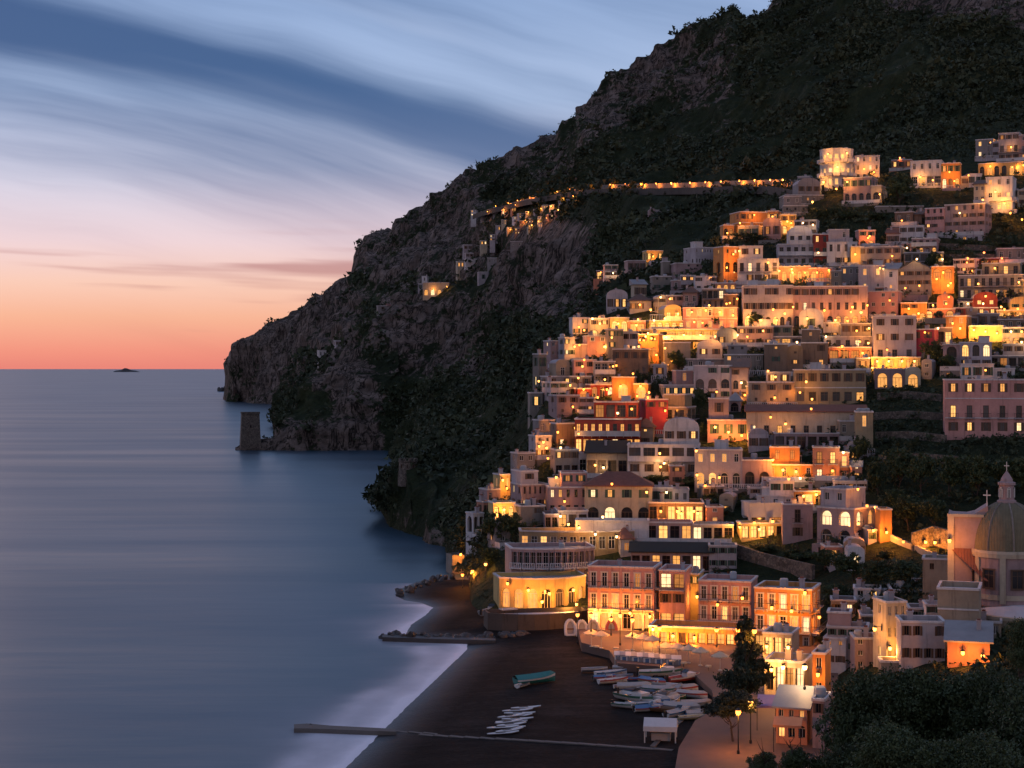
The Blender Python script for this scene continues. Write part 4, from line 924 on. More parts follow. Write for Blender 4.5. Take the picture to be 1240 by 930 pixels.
# -- middle slope, front row
H(798, 843, 448, 483, 'Wt', 'lilac', 'pale house with lit small arches beside the dark hedge', n=4, lit=.5, y=4)
H(840, 908, 442, 485, 'waw', 'lilac', 'lilac house with two wine-dark arches and stepped roof', n=5, y=-10, lit=.04, skip=.4)
H(903, 962, 450, 484, 'sW', 'beige', 'beige house with two bright windows above the ochre palazzo roof', n=3, y=-8, litlev=2)
H(782, 843, 477, 523, 'llp', 'beige', 'beige house with shaded pergola front beside the crimson one', n=3, lit=.05)
H(774, 809, 483, 528, 'ppW', 'crimson', 'crimson house with orange lit corner', n=2, y=12, litlev=0)
H(696, 778, 486, 548, 'LBl', 'red', 'dark red hotel with rows of lit window doors', n=9, y=-6, litlev=1, lit=.3, balc='wall', name='hotel', cat='hotel', roofmat=ROOFG)
H(905, 962, 462, 493, 'sw', 'beige', 'beige corner of the palazzo under the two bright windows', n=3, y=-7, lit=.1, frame=1, name='palazzo', cat='palazzo', clutter=2)
H(960, 1048, 447, 492, 'gw', 'ochre', 'upper storeys of the ochre palazzo with large dark windows', n=6, y=-7, lit=.35, frame=1, name='palazzo', cat='palazzo', bands=[1], clutter=3)
H(904, 1048, 498, 530, 'd', 'cream', 'lower palazzo floor under the long red tiled eave', n=9, y=-7, lit=.4, D=4, roof='shed', frame=1, name='palazzo', cat='palazzo', clutter=0)
H(1035, 1057, 498, 548, 'pt', 'ochre', 'narrow ochre corner tower joined to the palazzo', n=1, y=-10, lit=1, D=6)
H(856, 907, 482, 534, 'Ww', 'pink', 'pink lower, white upper house lit beside the ochre palazzo', n=3, y=-6, litlev=0, lit=.1)
H(1143, 1262, 459, 530, 'wdw', 'pink', 'large pink hotel with tall lit doors above the dark gardens', n=6, y=-12, lit=.5, trim=False, frame=1, name='hotel', cat='hotel', bands=[1, 2], skip=0, balc='iron', roofmat=ROOFW, clutter=2)
H(1162, 1228, 440, 462, 'w', 'white', 'white penthouse storey set back on the pink hotel', y=-12, lit=.1)
H(935, 1016, 524, 546, 'l', 'rose', 'pergola-fronted house under the ochre palazzo', n=6, lit=.2, y=-6)
H(928, 986, 541, 583, 'TT', 'orange', 'orange lamplit house with tall doors below the pergola house', n=4, y=-10, litlev=0)
H(984, 1028, 541, 583, 'dd', 'salmon', 'salmon half of the lamplit house with lit doors', n=3, y=-10, lit=.6)
H(840, 934, 544, 592, 'aW', 'lilac', 'long pale house with white arched loggias over the garden', n=6, y=-6, lit=.3, litlev=1)
H(760, 848, 518, 578, 'wlw', 'white', 'white villa stepping down with large shaded terraces', n=5, y=-6, lit=.05, frame=1, balc='wall', skip=.2, roofmat=ROOFW)
H(916, 962, 582, 618, 'ww', 'white', 'white stacked house over the balconied one by the pink arches', n=3, y=-8, lit=.05)
H(898, 950, 609, 638, 'lp', 'white', 'white house with framed balcony above the yellow lit terrace', n=2, y=6, balc='wall', lit=.1)
H(892, 950, 633, 653, 'L', 'yellow', 'yellow lit restaurant terrace at the garden edge', n=5, litlev=2, y=4, D=5, name='restaurant', cat='restaurant')
H(946, 984, 610, 657, 'wd', 'rose', 'rose house with one dark doorway beside the lit arches', n=1, y=-6, lit=.1)
H(960, 998, 594, 616, 'L', 'orange', 'glowing orange roof terrace between rose house and arches', n=3, litlev=2, y=-6)
H(990, 1062, 592, 660, 'aAw', 'rose', 'rose house with two big glowing arches and orange lit side', n=2, y=-40, D=9, litlev=3, lit=.1, frame=0, roofmat=ROOFW)
H(1060, 1080, 616, 657, 'pp', 'orange', 'orange lamplit terrace wall ending the rose arched house', n=1, D=4, name='terrace_wall', cat='wall', clutter=0)
# -- cliff side of the middle slope
H(645, 672, 508, 528, 'w', 'grey', 'small grey house under the rose stepped house', y=18, lit=.1)
H(666, 702, 512, 544, 'ws', 'brown', 'brown house at the outer foot of the dark red hotel', y=14, lit=.2)
H(640, 668, 527, 556, 'ws', 'lilac', 'small pale house lit by a yellow lamp on the cliff side', y=20, lit=.3)
H(618, 648, 548, 578, 'ww', 'grey', 'grey outer house above the lamplit steps', y=20, lit=.1)
H(666, 712, 544, 576, 'lw', 'grey', 'grey terrace house under a long pale awning', y=8, lit=.05, n=4)
H(710, 762, 548, 578, 'l', 'stone', 'low stone house with greenhouse roof behind the tiled house', n=4, roof='shed', tilemat=DARKROOF, lit=.04)
# -- lower hotels
H(618, 664, 570, 618, 'wtw', 'rose', 'outer half of the long rose hotel', n=5, y=20, lit=.12, name='hotel', cat='hotel', balc='wall', D=7)
H(660, 712, 572, 624, 'btW', 'rose', 'inner half of the long rose hotel with red lit window', n=5, y=4, lit=.25, name='hotel', cat='hotel', balc='iron', D=7, litlev=0)
H(708, 790, 588, 632, 'aw', 'cream', 'cream house with red hipped roof and three lower arches', n=4, y=-4, lit=.4, roof='hip', D=9, skip=0)
H(786, 834, 590, 612, 'w', 'lilac', 'lilac extension with small windows right of the hipped roof', n=4, y=-4, lit=.4)
H(784, 852, 608, 634, 'L', 'brown', 'brown restaurant with a glowing dining room front', n=6, y=-4, litlev=2, name='restaurant', cat='restaurant')
H(697, 786, 630, 658, 'p', 'white', 'white terrace wall under the three arches', y=-4, D=5, clutter=0, name='terrace_wall', cat='wall')
H(768, 888, 632, 656, 'l', 'rose', 'rose arcade floor with red lanterns above the dark canopy', n=9, y=-6, lit=.25, D=6, clutter=0)
arc_house(621, 724, 664, 712, 'bl', 'rose', 'curved rose hotel front with white railings over the beach', bulge=.16, seg=7, colsper=2, balc='balus', lit=.12, name='hotel', cat='hotel', y=10, frame=0)
arc_house(630, 770, 643, 674, 'g', 'ochre', 'curved ochre terrace storey above the curved rose hotel', bulge=.10, seg=6, colsper=2, lit=.15, y=4, D=5, clutter=0)
arc_house(608, 716, 700, 738, 'A', 'yellow', 'round lamplit loggia terrace under a green hedge', bulge=.22, seg=7, colsper=1, litlev=1, y=12, D=6, name='loggia', cat='loggia', clutter=0)
H(712, 802, 686, 764, 'Ldd', 'pink', 'pink beach hotel with lit ground floor, the outer of two', split=False, terr=False, n=6, y=-14, lit=.2, litlev=1, name='hotel', cat='hotel', trim=True, frame=0, D=8)
H(798, 838, 690, 762, 'Lwl', 'pink', 'pink bay with deep brown loggia on the outer beach hotel', split=False, terr=False, n=2, y=-14, lit=.4, litlev=1, name='hotel', cat='hotel', D=8, frame=1)
H(836, 852, 694, 752, 'pwW', 'yellow', 'narrow yellow lit gap house between the two pink beach hotels', n=1, y=-14, lit=.6, D=6)
H(846, 918, 703, 776, 'pbd', 'pink', 'pink beach hotel with grey shutters, the inner of two', split=False, terr=False, n=5, y=-16, lit=.3, name='hotel', cat='hotel', trim=True, frame=0, D=8)
H(914, 994, 712, 792, 'tbd', 'orange', 'orange lit end of the inner pink beach hotel', split=False, terr=False, n=5, y=-20, lit=.35, name='hotel', cat='hotel', trim=True, frame=0, D=8)
H(786, 930, 760, 796, 'L', 'orange', 'long orange glowing restaurant front below the inner pink hotel', n=12, y=-14, litlev=1, D=6, name='restaurant', cat='restaurant', clutter=0)
H(764, 862, 668, 692, 'l', 'rose', 'rose house under the broad dark canopy', n=8, y=-6, lit=.2, roof='shed', tilemat=DARKROOF, clutter=0, D=4)
H(858, 892, 660, 690, 'ww', 'lilac', 'lilac house at the inner end of the dark canopy', n=3, y=-6, lit=.15)
arc_house(594, 720, 744, 768, 'p', 'darkstone', 'curved stone sea wall below the round lamplit loggia', bulge=.2, seg=7, colsper=0, Y=279, D=4, y=12, name='sea_wall', cat='wall', clutter=0, cornice=False)
H(1004, 1042, 322, 350, 'ww', 'grey', 'small grey house under the narrow lamplit yellow wall', lit=.15)
H(1048, 1078, 296, 312, 'w', 'brown', 'low brown house behind the dark window row', lit=.1)
H(1206, 1250, 300, 318, 'w', 'stone', 'low stone shed on the dark terraces at the edge', lit=.03)
H(812, 850, 318, 336, 'ws', 'rose', 'rose house under the pilaster terrace', lit=.2)
H(866, 900, 342, 356, 'A', 'salmon', 'salmon arcade at the foot of the orange stair wall', n=4, litlev=1, D=5)
H(690, 720, 455, 470, 'w', 'grey', 'low grey house between dull pink and red lamplit houses', lit=.1)
H(905, 935, 590, 612, 'ww', 'lilac', 'small lilac house next to the white stacked one', lit=.1)
H(846, 892, 588, 606, 'l', 'stone', 'low stone arcade under the long arched house', n=4, lit=.03, D=5)
H(1008, 1050, 582, 600, 'w', 'white', 'white penthouse behind the rose arched house', lit=.1, D=6)
H(622, 660, 612, 640, 'pw', 'stone', 'stone basement house under the outer rose hotel', y=16, lit=.05)
H(655, 712, 618, 642, 'l', 'lilac', 'pale terrace house under the inner rose hotel', n=5, y=4, lit=.2, balc='wall')
H(590, 618, 632, 660, 'ws', 'grey', 'grey cliff house under the yellow glowing porch', y=20, lit=.1)
# -- cliff path
H(564, 586, 621, 646, 'a', 'white', 'white kiosk house on the cliff path', n=2, y=26, lit=0)
H(577, 596, 607, 628, 'w', 'salmon', 'small salmon house behind the white cliff kiosk', y=24, lit=.2, n=2)
H(591, 624, 608, 634, 'A', 'yellow', 'yellow glowing porch on the cliff path', n=3, y=14, litlev=2)
H(597, 618, 574, 598, 'W', 'yellow', 'small bright yellow house above the cliff steps', n=2, y=20, litlev=1)
H(580, 606, 592, 612, 'w', 'rose', 'rose cottage with white handrail on the cliff steps', y=24, lit=.3, n=2)
H(540, 562, 672, 706, 'pp', 'stone', 'stone gatehouse wall below the orange cliff lamp', n=1, y=20, lit=0, roof='flat', clutter=0, cornice=False)
# -- low quarter by the church
H(1058, 1098, 728, 806, 'www', 'cream', 'cream house with a yellow glowing corner in the low quarter', n=3, y=10, lit=.15)
H(1056, 1124, 714, 752, 'ww', 'white', 'white flat-roofed house behind the cream one in the low quarter', n=4, y=-8, lit=.03, Y=262, roofmat=ROOFW)
H(1086, 1144, 752, 806, 'ww', 'lilac', 'lilac house with brown roof terrace before the church', n=4, y=-6, lit=.05, roofmat=TILEB)
H(1002, 1052, 742, 808, 'swws', 'lilac', 'tumbled pale house between glowing hotel end and low quarter', n=4, y=-14, lit=.08)
H(998, 1030, 772, 808, 'ws', 'white', 'small white house in front of the tumbled pale one', n=2, y=-20, lit=.1, Y=232)
H(1118, 1162, 676, 730, 'ps', 'beige', 'beige wall house with a buttress beside the church', n=2, y=-16, lit=0, Y=252)
H(1136, 1188, 712, 790, 'ppp', 'beige', 'plain banded beige block with white roof before the church', n=1, y=-18, lit=0, Y=214, bands=[1, 2], roofmat=ROOFW, clutter=0, D=7)
H(1148, 1198, 776, 812, 'p', 'salmon', 'low salmon house lit orange in front of the beige block', n=2, y=-16, lit=.2, Y=203, roof='shed', tilemat=ROOFG, D=5)
H(1006, 1036, 726, 752, 'w', 'grey', 'small grey house behind the tumbled pale one, nearest the orange hotel end', n=2, y=-10, lit=.05, Y=262)
H(1034, 1066, 712, 742, 'ww', 'white', 'small white house uphill of the cream glowing house', n=2, y=-12, lit=.05, Y=266)
H(1118, 1152, 732, 762, 'ww', 'white', 'small white stepped house beside the banded beige block', n=2, y=-8, lit=.03, Y=236, roofmat=ROOFW)
H(1092, 1126, 700, 728, 'sw', 'lilac', 'lilac cottage below the lamplit church path', n=2, y=-14, lit=.05, Y=272)
H(1030, 1062, 772, 812, 'www', 'rose', 'rose house wedged in front of the cream glowing one', n=2, y=-4, lit=.1, Y=224)
H(1040, 1060, 744, 776, 'ww', 'cream', 'narrow cream house between tumbled pale and glowing houses', n=1, y=-8, lit=.3, Y=246)
H(1098, 1130, 736, 758, 'w', 'grey', 'low grey rooftop house behind the lilac one with brown terrace', n=2, y=-8, lit=.02, Y=240)
H(1064, 1098, 800, 822, 'p', 'stone', 'low stone garden wall before the cream glowing house', n=1, y=-6, Y=212, D=3, clutter=0, name='garden_wall', cat='wall')
H(1186, 1212, 752, 800, 'ww', 'beige', 'beige sacristy house between banded block and apse', n=2, y=-16, lit=0, Y=216, D=5)
# -- quay
H(926, 984, 800, 840, 'L', 'cream', 'pale lit shop with glass front on the promenade', n=4, y=-20, litlev=3, name='shop', cat='shop', Y=213, D=6)
H(924, 968, 766, 796, 'L', 'cream', 'lit first-floor bar above the promenade shop', n=3, y=-20, litlev=2, name='bar', cat='bar', Y=238, D=6)
H(940, 984, 856, 894, 'aw', 'salmon', 'salmon promenade house with blue-grey roof', n=3, y=-18, lit=.3, roof='shed', tilemat=plain('blue_grey_roof_sheet', (.20, .22, .27), .6), Y=188, D=4.5, clutter=0)
H(984, 1006, 790, 850, 'ww', 'orange', 'narrow orange lit house behind the promenade shop', n=1, y=-20, lit=.3, Y=209)
H(984, 1006, 846, 900, 'sw', 'rose', 'narrow rose house at the corner of the dark grove', n=1, y=-20, lit=.4, Y=186)
# -- hamlet on the far spur, below the lamplit road
rv = random.Random(5)
VILL = [(575, 262), (588, 262), (601, 258), (613, 262), (622, 258), (631, 264), (640, 262), (650, 258), (660, 254), (670, 254), (680, 250), (690, 248), (612, 272), (624, 270), (634, 274), (645, 270), (655, 268), (666, 266), (676, 262), (604, 281), (617, 281), (628, 284), (642, 280), (656, 277), (598, 292), (586, 298)]
ORD = ['first', 'second', 'third', 'fourth', 'fifth', 'sixth', 'seventh', 'eighth', 'ninth', 'tenth', 'eleventh', 'twelfth', 'thirteenth', 'fourteenth', 'fifteenth', 'sixteenth', 'seventeenth', 'eighteenth', 'nineteenth', 'twentieth'] + ['twenty-' + w for w in ('first', 'second', 'third', 'fourth', 'fifth', 'sixth', 'seventh', 'eighth', 'ninth')] + ['thirtieth']
def vlabel(k):
    for row, (a, b) in zip(('top', 'second', 'third', 'lowest'), ((0, 12), (12, 19), (19, 24), (24, 26))):
        if a <= k < b: return f'small hamlet house on the far spur, {ORD[k - a]} from left in the {row} row'
for k, (px, py) in enumerate(VILL):
    w_, hh = rv.choice([7, 8, 9, 11]), rv.choice([6, 7, 8])
    H(int(px - w_ / 2), int(px + w_ / 2), py - hh, py, rv.choice(['w', 'W', 'Wt', 'ww']), rv.choice(['white', 'lilac', 'cream', 'salmon']), vlabel(k), n=2, lit=.5, group='hamlet houses on the far spur', D=6, clutter=0, litlev=1)
for (l, r_, t_, b_, f, c, lab, li) in [
    (512, 545, 342, 358, 'A', 'cream', 'lit villa with bright arches alone on the far headland', .8), (506, 520, 334, 352, 'ww', 'lilac', 'pale tower house beside the lit headland villa', .1),
    (562, 582, 306, 320, 'ww', 'white', 'white house on the spur path above the headland villa', .1), (578, 597, 329, 342, 'w', 'lilac', 'low pale house on the spur cliff edge', .05),
    (552, 562, 316, 326, 'W', 'cream', 'tiny lit house uphill of the headland villa', .5), (590, 604, 312, 320, 'w', 'grey', 'low grey shed on the spur path', .05),
    (560, 572, 296, 304, 'w', 'lilac', 'small pale cottage on the upper spur path', 0), (618, 640, 292, 300, 'w', 'grey', 'long low grey building on the spur terraces', 0),
    (384, 395, 424, 434, 'w', 'white', 'white house on the far cape slope', 0), (404, 414, 412, 420, 'w', 'lilac', 'lonely pale house high on the far cape', 0),
    (456, 476, 370, 377, 'w', 'grey', 'flat grey house on the headland shoulder', 0),
    (730, 760, 320, 336, 'ww', 'lilac', 'pale house on the rock shelf above the lamplit lane', .2), (756, 782, 315, 332, 'w', 'rose', 'rose house on the rock shelf beside the pale one', .1),
    (778, 803, 303, 320, 'W', 'yellow', 'small yellow lit house on the rock shelf', .9), (722, 745, 327, 338, 'L', 'salmon', 'low house with lit terrace at the shelf\'s outer end', .9),
    (784, 812, 254, 262, 'p', 'lilac', 'pale boundary wall on the dark slope under the road', 0)]:
    H(l, r_, t_, b_, f, c, lab, lit=li, D=6, clutter=0, n=max(2, (r_ - l) // 7))
# ---------------------------------------------------------------- small houses squeezed into the gaps that the slope still shows
def fill_gaps():
    bpy.context.view_layer.update(); dg = bpy.context.evaluated_depsgraph_get(); rd = random.Random(77)
    keep_out = [(1056, 1260, 466, 712), (1118, 1260, 284, 320), (985, 1125, 236, 276), (690, 905, 225, 300), (870, 1000, 650, 705), (860, 905, 588, 612), (1075, 1125, 200, 275), (560, 640, 560, 760)]
    lo = [(640, 440), (700, 395), (780, 345), (830, 305), (880, 285), (960, 240), (1240, 190)]; n = 0; seen = {}
    def ground(px, py):
        o = cam.location; d = (at(px, py, 100) - o).normalized(); ok, loc, nor, _, ob, _ = sc.ray_cast(dg, o, d, distance=900)
        if not ok: return None
        while ob.parent is not None: ob = ob.parent
        return ob
    put = []
    for py in range(286, 690, 8):
        for px in range(648, 1236, 9):
            top = float(np.interp(px, [a for a, _ in lo], [b for _, b in lo]))
            if py < top + 6 or any(a <= px <= b and c <= py <= d for a, b, c, d in keep_out): continue
            if any(abs(px - q[0]) < 20 and abs(py - q[1]) < 15 for q in put): continue
            if not all((o := ground(px + dx, py + dy)) is not None and o.name.startswith('hillside') for dx, dy in ((0, 0), (-6, 0), (6, 0), (0, -3))): continue
            near = min(BOXES, key=lambda q: abs((q[0] + q[1]) / 2 - px) + 1.3 * abs((q[2] + q[3]) / 2 - py)); put.append((px, py, near))
    for px, py, near in put:
        w, h = rd.randint(17, 30), rd.randint(14, 24); wall = rd.choice(['white', 'lilac', 'grey', 'rose', 'beige', 'cream', 'salmon', 'stone'])
        host = BOXLAB[near[:4]]; head = f'small {wall} infill house beside the'; key = (wall, host); seen[key] = seen.get(key, 0) + 1
        if seen[key] > 1: head = f'{ORD[seen[key] - 1]} {head}'
        H(int(px - w / 2), int(px + w / 2), py - h + 5, py + 5, rd.choice(['w', 'w', 'ws', 'l', 'W', 'a', 'ww']), wall, head + ' ' + ' '.join(host.split()[:16 - len(head.split())]), lit=rd.choice([.05, .3, .6]), D=5, clutter=1, roof=rd.choice(['flat', 'flat', 'flat', 'flat', 'shed', 'vault', 'hip']), tilemat=rd.choice([TILEB, ROOFG, TILE]), litlev=rd.choice([0, 1]), group='small infill houses')
fill_gaps()
# ---------------------------------------------------------------- church by the grove
DOME = tile_mat('glazed_dome_tiles', (.185, .16, .10))
def church():
    Y = 226.0; s = Y / FPX; c0 = at(1219, 800, Y); t = empty('church', c0, R(-16))
    tag(t, 'domed church with lantern and cross rising behind the dark grove', 'church')
    zf = lambda py: (800 - py) * s
    r = 42 * s
    d = MB(W('rose'), W('cream')); n = 24
    d.lathe([(r, zf(730)), (r, zf(672))], n); d.lathe([(r * 1.05, zf(672)), (r * 1.06, zf(667)), (r * 1.03, zf(664)), (r * .93, zf(664))], n, m=1); d.lathe([(r * 1.03, zf(722)), (r * 1.03, zf(716)), (r, zf(716))], n, m=1)
    for k in range(8):
        a = R(22.5 + 45 * k - 90 + 16); M = Matrix.Rotation(a, 4, 'Z'); d.box(r - .05, r + .22, -.38, .38, zf(726), zf(672), 1, M)
    obj('drum', d.mesh('drum'), t)
    for a in (-90, -45, 0, -135, 180):
        M = R(a + 16 + 90); p = Vector((math.sin(M), -math.cos(M), 0)) * (r + .05)
        w = obj('drum_window', shared('drum_window', lambda: window_mesh('rect', 1.5, 2.5, 0, 1, .1, True)), t, (p.x, p.y, zf(708)), M)
    g = MB(DOME, W('stone')); N = 24
    prof = [(r * .95 * math.cos(x) ** .85, zf(664) + (zf(607) - zf(664)) * math.sin(x)) for x in [k * 1.42 / 10 for k in range(11)]]
    g.lathe(prof, N)
    dm = obj('dome', g.mesh('dome', True, True), t)
    for k in range(8):
        rb = MB(W('stone')); a = 2 * math.pi * k / 8 + .2
        for (ra, za), (rc, zc) in zip(prof[:-1], prof[1:]): rb.tube((ra * math.cos(a), ra * math.sin(a), za), (rc * math.cos(a), rc * math.sin(a), zc), .13, .13, 5, cap=False)
        obj('dome_rib', rb.mesh('dome_rib'), dm)
    rl = 9 * s; l = MB(W('rose'), W('cream'), PANE[0])
    l.lathe([(rl * 1.25, zf(611)), (rl * 1.25, zf(606)), (rl, zf(605)), (rl * .95, zf(588)), (rl * 1.15, zf(587)), (rl * 1.15, zf(584)), (rl * .8, zf(583)), (rl * .75, zf(580)), (rl * .35, zf(574)), (rl * .12, zf(571)), (0, zf(570.5))], 14)
    lo = obj('lantern', l.mesh('lantern', True), t)
    for k in range(6):
        a = 2 * math.pi * k / 6 - 1.3; p = Vector((math.cos(a), math.sin(a), 0)) * (rl * .97 + .02)
        obj('lantern_window', window_mesh('arch', .5, 1.4, 0, 0, .1, False), lo, (p.x, p.y, zf(602)), a + math.pi / 2)
    cr = MB(FRAME_W); cr.box(-.05, .05, -.05, .05, zf(571), zf(559)); cr.box(-.35, .35, -.04, .04, zf(564.5), zf(563.5)); obj('cross', cr.mesh('cross'), t)
    # transept with curved gable
    x0, x1 = (1158 - 1226) * s, (1196 - 1226) * s
    b = MB(W('rose'), W('cream'), ROOFG)
    pts = [(x0, zf(730)), (x1 + 1.5, zf(730)), (x1 + 1.5, zf(664)), (x1 + .9, zf(612)), (x1, zf(617)), (x1 - .8, zf(622)), (x1 - 1.9, zf(624.5)), (x0 + .5, zf(624)), (x0, zf(622))]
    b.face([(x, -1.5, z) for x, z in pts]); b.face([(x, 5.0, z) for x, z in pts][::-1])
    for (xa, za), (xb, zb) in zip(pts, pts[1:] + pts[:1]): b.face([(xa, -1.5, za), (xa, 5.0, za), (xb, 5.0, zb), (xb, -1.5, zb)])
    b.box(x0 - .1, x0 + .75, -1.72, -1.52, zf(730), zf(626), 1); b.box(x0 - .15, x1 + .4, -1.75, -1.52, zf(626), zf(622.5), 1)
    obj('transept', b.mesh('transept'), t)
    cr = MB(FRAME_W); xx = (1203 - 1226) * s; cr.box(xx - .06, xx + .06, -.06 - 1.3, .06 - 1.3, zf(612), zf(593)); cr.box(xx - .5, xx + .5, -.05 - 1.3, .05 - 1.3, zf(600), zf(598.5)); obj('gable_cross', cr.mesh('gable_cross'), t)
    rf = MB(TILE); rf.face([(x0 + .2, -1.6, zf(664)), (x1 + .6, -4.2, zf(700)), (x1 + 1.6, -4.2, zf(700)), (x1 + 1.3, -1.6, zf(664))]); obj('side_roof', rf.mesh('side_roof'), t)
    # apse with pale vaulted roof
    ra = 50 * s; a = MB(W('cream'), ROOFW); ac = (16 * s, -2.6)
    a.lathe([(ra, zf(812)), (ra, zf(742))], 22, ac, 0); a.lathe([(ra * 1.04, zf(742)), (ra * 1.05, zf(738)), (ra, zf(737))], 22, ac, 0); a.lathe([(ra, zf(737)), (ra * .8, zf(731)), (ra * .4, zf(727)), (0, zf(726))], 22, ac, 1)
    ap = obj('apse', a.mesh('apse', False), t)
    for k in range(7):
        an = R(-170 + 25 * k); p = Vector((ac[0] + math.cos(an) * (ra + .04), ac[1] + math.sin(an) * (ra + .04), 0))
        obj('apse_window', window_mesh('rect', .9, 2.2, 0, 1, .1, True), ap, (p.x, p.y, zf(770)), an + math.pi / 2)
    nv = MB(W('rose')); nv.box(-r * .9, r * 1.6, 1.5, 16, -5, zf(700)); obj('nave', nv.mesh('nave'), t)
church()
# small bell gable in front of the church
# ---------------------------------------------------------------- watch towers on the points
def round_tower(px, pyb, pyt, Y, rpx, label, mat, bat=1.12):
    s = Y / FPX; p = at(px, pyb, Y); t = empty('watch_tower', p); tag(t, label, 'tower', 'old watch towers on the points'); r = rpx * s; h = (pyb - pyt) * s
    b = MB(mat); b.lathe([(r * bat, -2), (r * bat, 0), (r, h * .55), (r, h * .82), (r * 1.06, h * .84), (r * 1.06, h * .9), (r * .92, h * .9)], 14); obj('wall', b.mesh('wall'), t)
    for k in range(10):
        a = 2 * math.pi * k / 10; c = MB(mat); M = Matrix.Rotation(a, 4, 'Z'); c.box(r * .86, r * 1.05, -r * .17, r * .17, h * .9 - .05, h, 0, M); obj('battlement', c.mesh('battlement'), t)
    f = MB(ROOFG); f.lathe([(r * .9, h * .86), (0, h * .86)], 14); obj('roof', f.mesh('roof'), t)
    for k in range(3): obj('slit', window_mesh('rect', .4, 1.1, 0, 1, .1, False), t, (math.sin(R(-40 + 40 * k)) * r * 1.03, -math.cos(R(-40 + 40 * k)) * r * 1.03, h * .55), R(-40 + 40 * k))
def square_tower(px, pyb, pyt, Y, wpx, label, mat):
    s = Y / FPX; p = at(px, pyb, Y); t = empty('watch_tower', p, R(12)); tag(t, label, 'tower', 'old watch towers on the points'); w = wpx * s / 2; h = (pyb - pyt) * s; k = 1.16
    b = MB(mat); lo = [(-w * k, -w * k), (w * k, -w * k), (w * k, w * k), (-w * k, w * k)]; hi = [(-w, -w), (w, -w), (w, w), (-w, w)]
    for i in range(4):
        j = (i + 1) % 4; b.face([(*lo[i], -8), (*lo[j], -8), (*lo[j], 0), (*lo[i], 0)]); b.face([(*lo[i], 0), (*lo[j], 0), (*hi[j], h), (*hi[i], h)])
    b.face([(*q, h) for q in hi]); obj('wall', b.mesh('wall'), t)
    pr = MB(mat); pr.box(-w * 1.06, w * 1.06, -w * 1.06, -w * .9, h + .01, h + 1.2); pr.box(-w * 1.06, -w * .9, -w * .9, w * 1.06, h + .01, h + 1.0); pr.box(w * .9, w * 1.06, -w * .9, w * 1.06, h + .01, h + .8); obj('parapet', pr.mesh('parapet'), t)
    for dx, dz in ((0, .55), (-.3, .3)): obj('window', window_mesh('rect', 1.0, 1.6, 0, 1, .1, False), t, (dx * w, -w * 1.1, h * dz), 0)
square_tower(303, 538, 501, 912, 21, 'square ruined watch tower on the rocky point in the sea', STONEW)
round_tower(494, 580, 555, 466, 11, 'round stone watch tower on the near cliff above the water', STONEW)

# ---------------------------------------------------------------- road on the mountain, walls, stairs, jetties
ROADM = plain('road_asphalt', (.06, .058, .056), .85, var=.2, scale=.3)
PAVE = plain('promenade_paving', (.12, .072, .058), .8, var=.25, scale=.6)
CONC = plain('old_concrete', (.115, .105, .098), .85, var=.3, scale=.7)
def road():
    px = np.linspace(580, 985, 110); P = []
    for x in px:
        py = float(np.interp(x, ROAD_PX, ROAD_PY)); P.append(at(x, py, depth(x, py)))
    for _ in range(6): P = [P[0]] + [(P[i - 1] + P[i] * 2 + P[i + 1]) / 4 for i in range(1, len(P) - 1)] + [P[-1]]
    rd, up, lo = MB(ROADM), MB(W('stone')), MB(W('darkstone'))
    L = []
    for i, p in enumerate(P):
        a, b = P[max(0, i - 1)], P[min(len(P) - 1, i + 1)]; u = (b - a); u.z = 0; u.normalize(); n = Vector((u.y, -u.x, 0))
        if n.y > 0: n = -n
        L.append((p + n * 4.0 + Vector((0, 0, .9)), p - n * 3.0 + Vector((0, 0, .9)), n))
    for (a0, b0, n0), (a1, b1, n1) in zip(L[:-1], L[1:]):
        Z = Vector((0, 0, 1))
        rd.face([a0, a1, b1, b0])
        for m_, q0, q1, dn, z0, z1, th in ((lo, a0, a1, 1, -2.2, .8, .35), (up, b0, b1, -1, -.5, 3.4, .8)):
            e0, e1 = n0 * th * dn, n1 * th * dn
            m_.face([q0 + Z * z0, q1 + Z * z0, q1 + Z * z1, q0 + Z * z1]); m_.face([q0 + e0 + Z * z0, q1 + e1 + Z * z0, q1 + e1 + Z * z1, q0 + e0 + Z * z1]); m_.face([q0 + Z * z1, q1 + Z * z1, q1 + e1 + Z * z1, q0 + e0 + Z * z1])
    tag(obj('road', rd.mesh('road')), kind='structure')
    tag(obj('parapet_wall', lo.mesh('parapet_wall')), 'low parapet wall along the outer edge of the lamplit cliff road', 'wall')
    tag(obj('retaining_wall', up.mesh('retaining_wall')), 'orange lamplit stone retaining wall above the cliff road', 'wall')
    return L
ROADL = road()
def wall_run(pts, h, th, label, mat, name='garden_wall', cat='wall', Yadd=0.0, group=None):
    """a wall following places of the photo on the slope"""
    P = [at(x, y, depth(x, y) + Yadd) for x, y in pts]; b = MB(mat)
    for p, q in zip(P[:-1], P[1:]):
        u = (q - p); u.z = 0; u.normalize(); n = Vector((u.y, -u.x, 0)) * th; Z = Vector((0, 0, 1))
        b.face([p - Z * 4 + n, q - Z * 4 + n, q + Z * h + n, p + Z * h + n]); b.face([p - Z * 4 - n, p + Z * h - n, q + Z * h - n, q - Z * 4 - n]); b.face([p + Z * h + n, q + Z * h + n, q + Z * h - n, p + Z * h - n])
        b.face([p - Z * 4 + n, p + Z * h + n, p + Z * h - n, p - Z * 4 - n]); b.face([q - Z * 4 + n, q - Z * 4 - n, q + Z * h - n, q + Z * h + n])
    return tag(obj(name, b.mesh(name)), label, cat, group)
wall_run([(1062, 484), (1100, 482), (1140, 486)], 1.6, .25, 'stone terrace wall, topmost in the dark garden', STONEW)
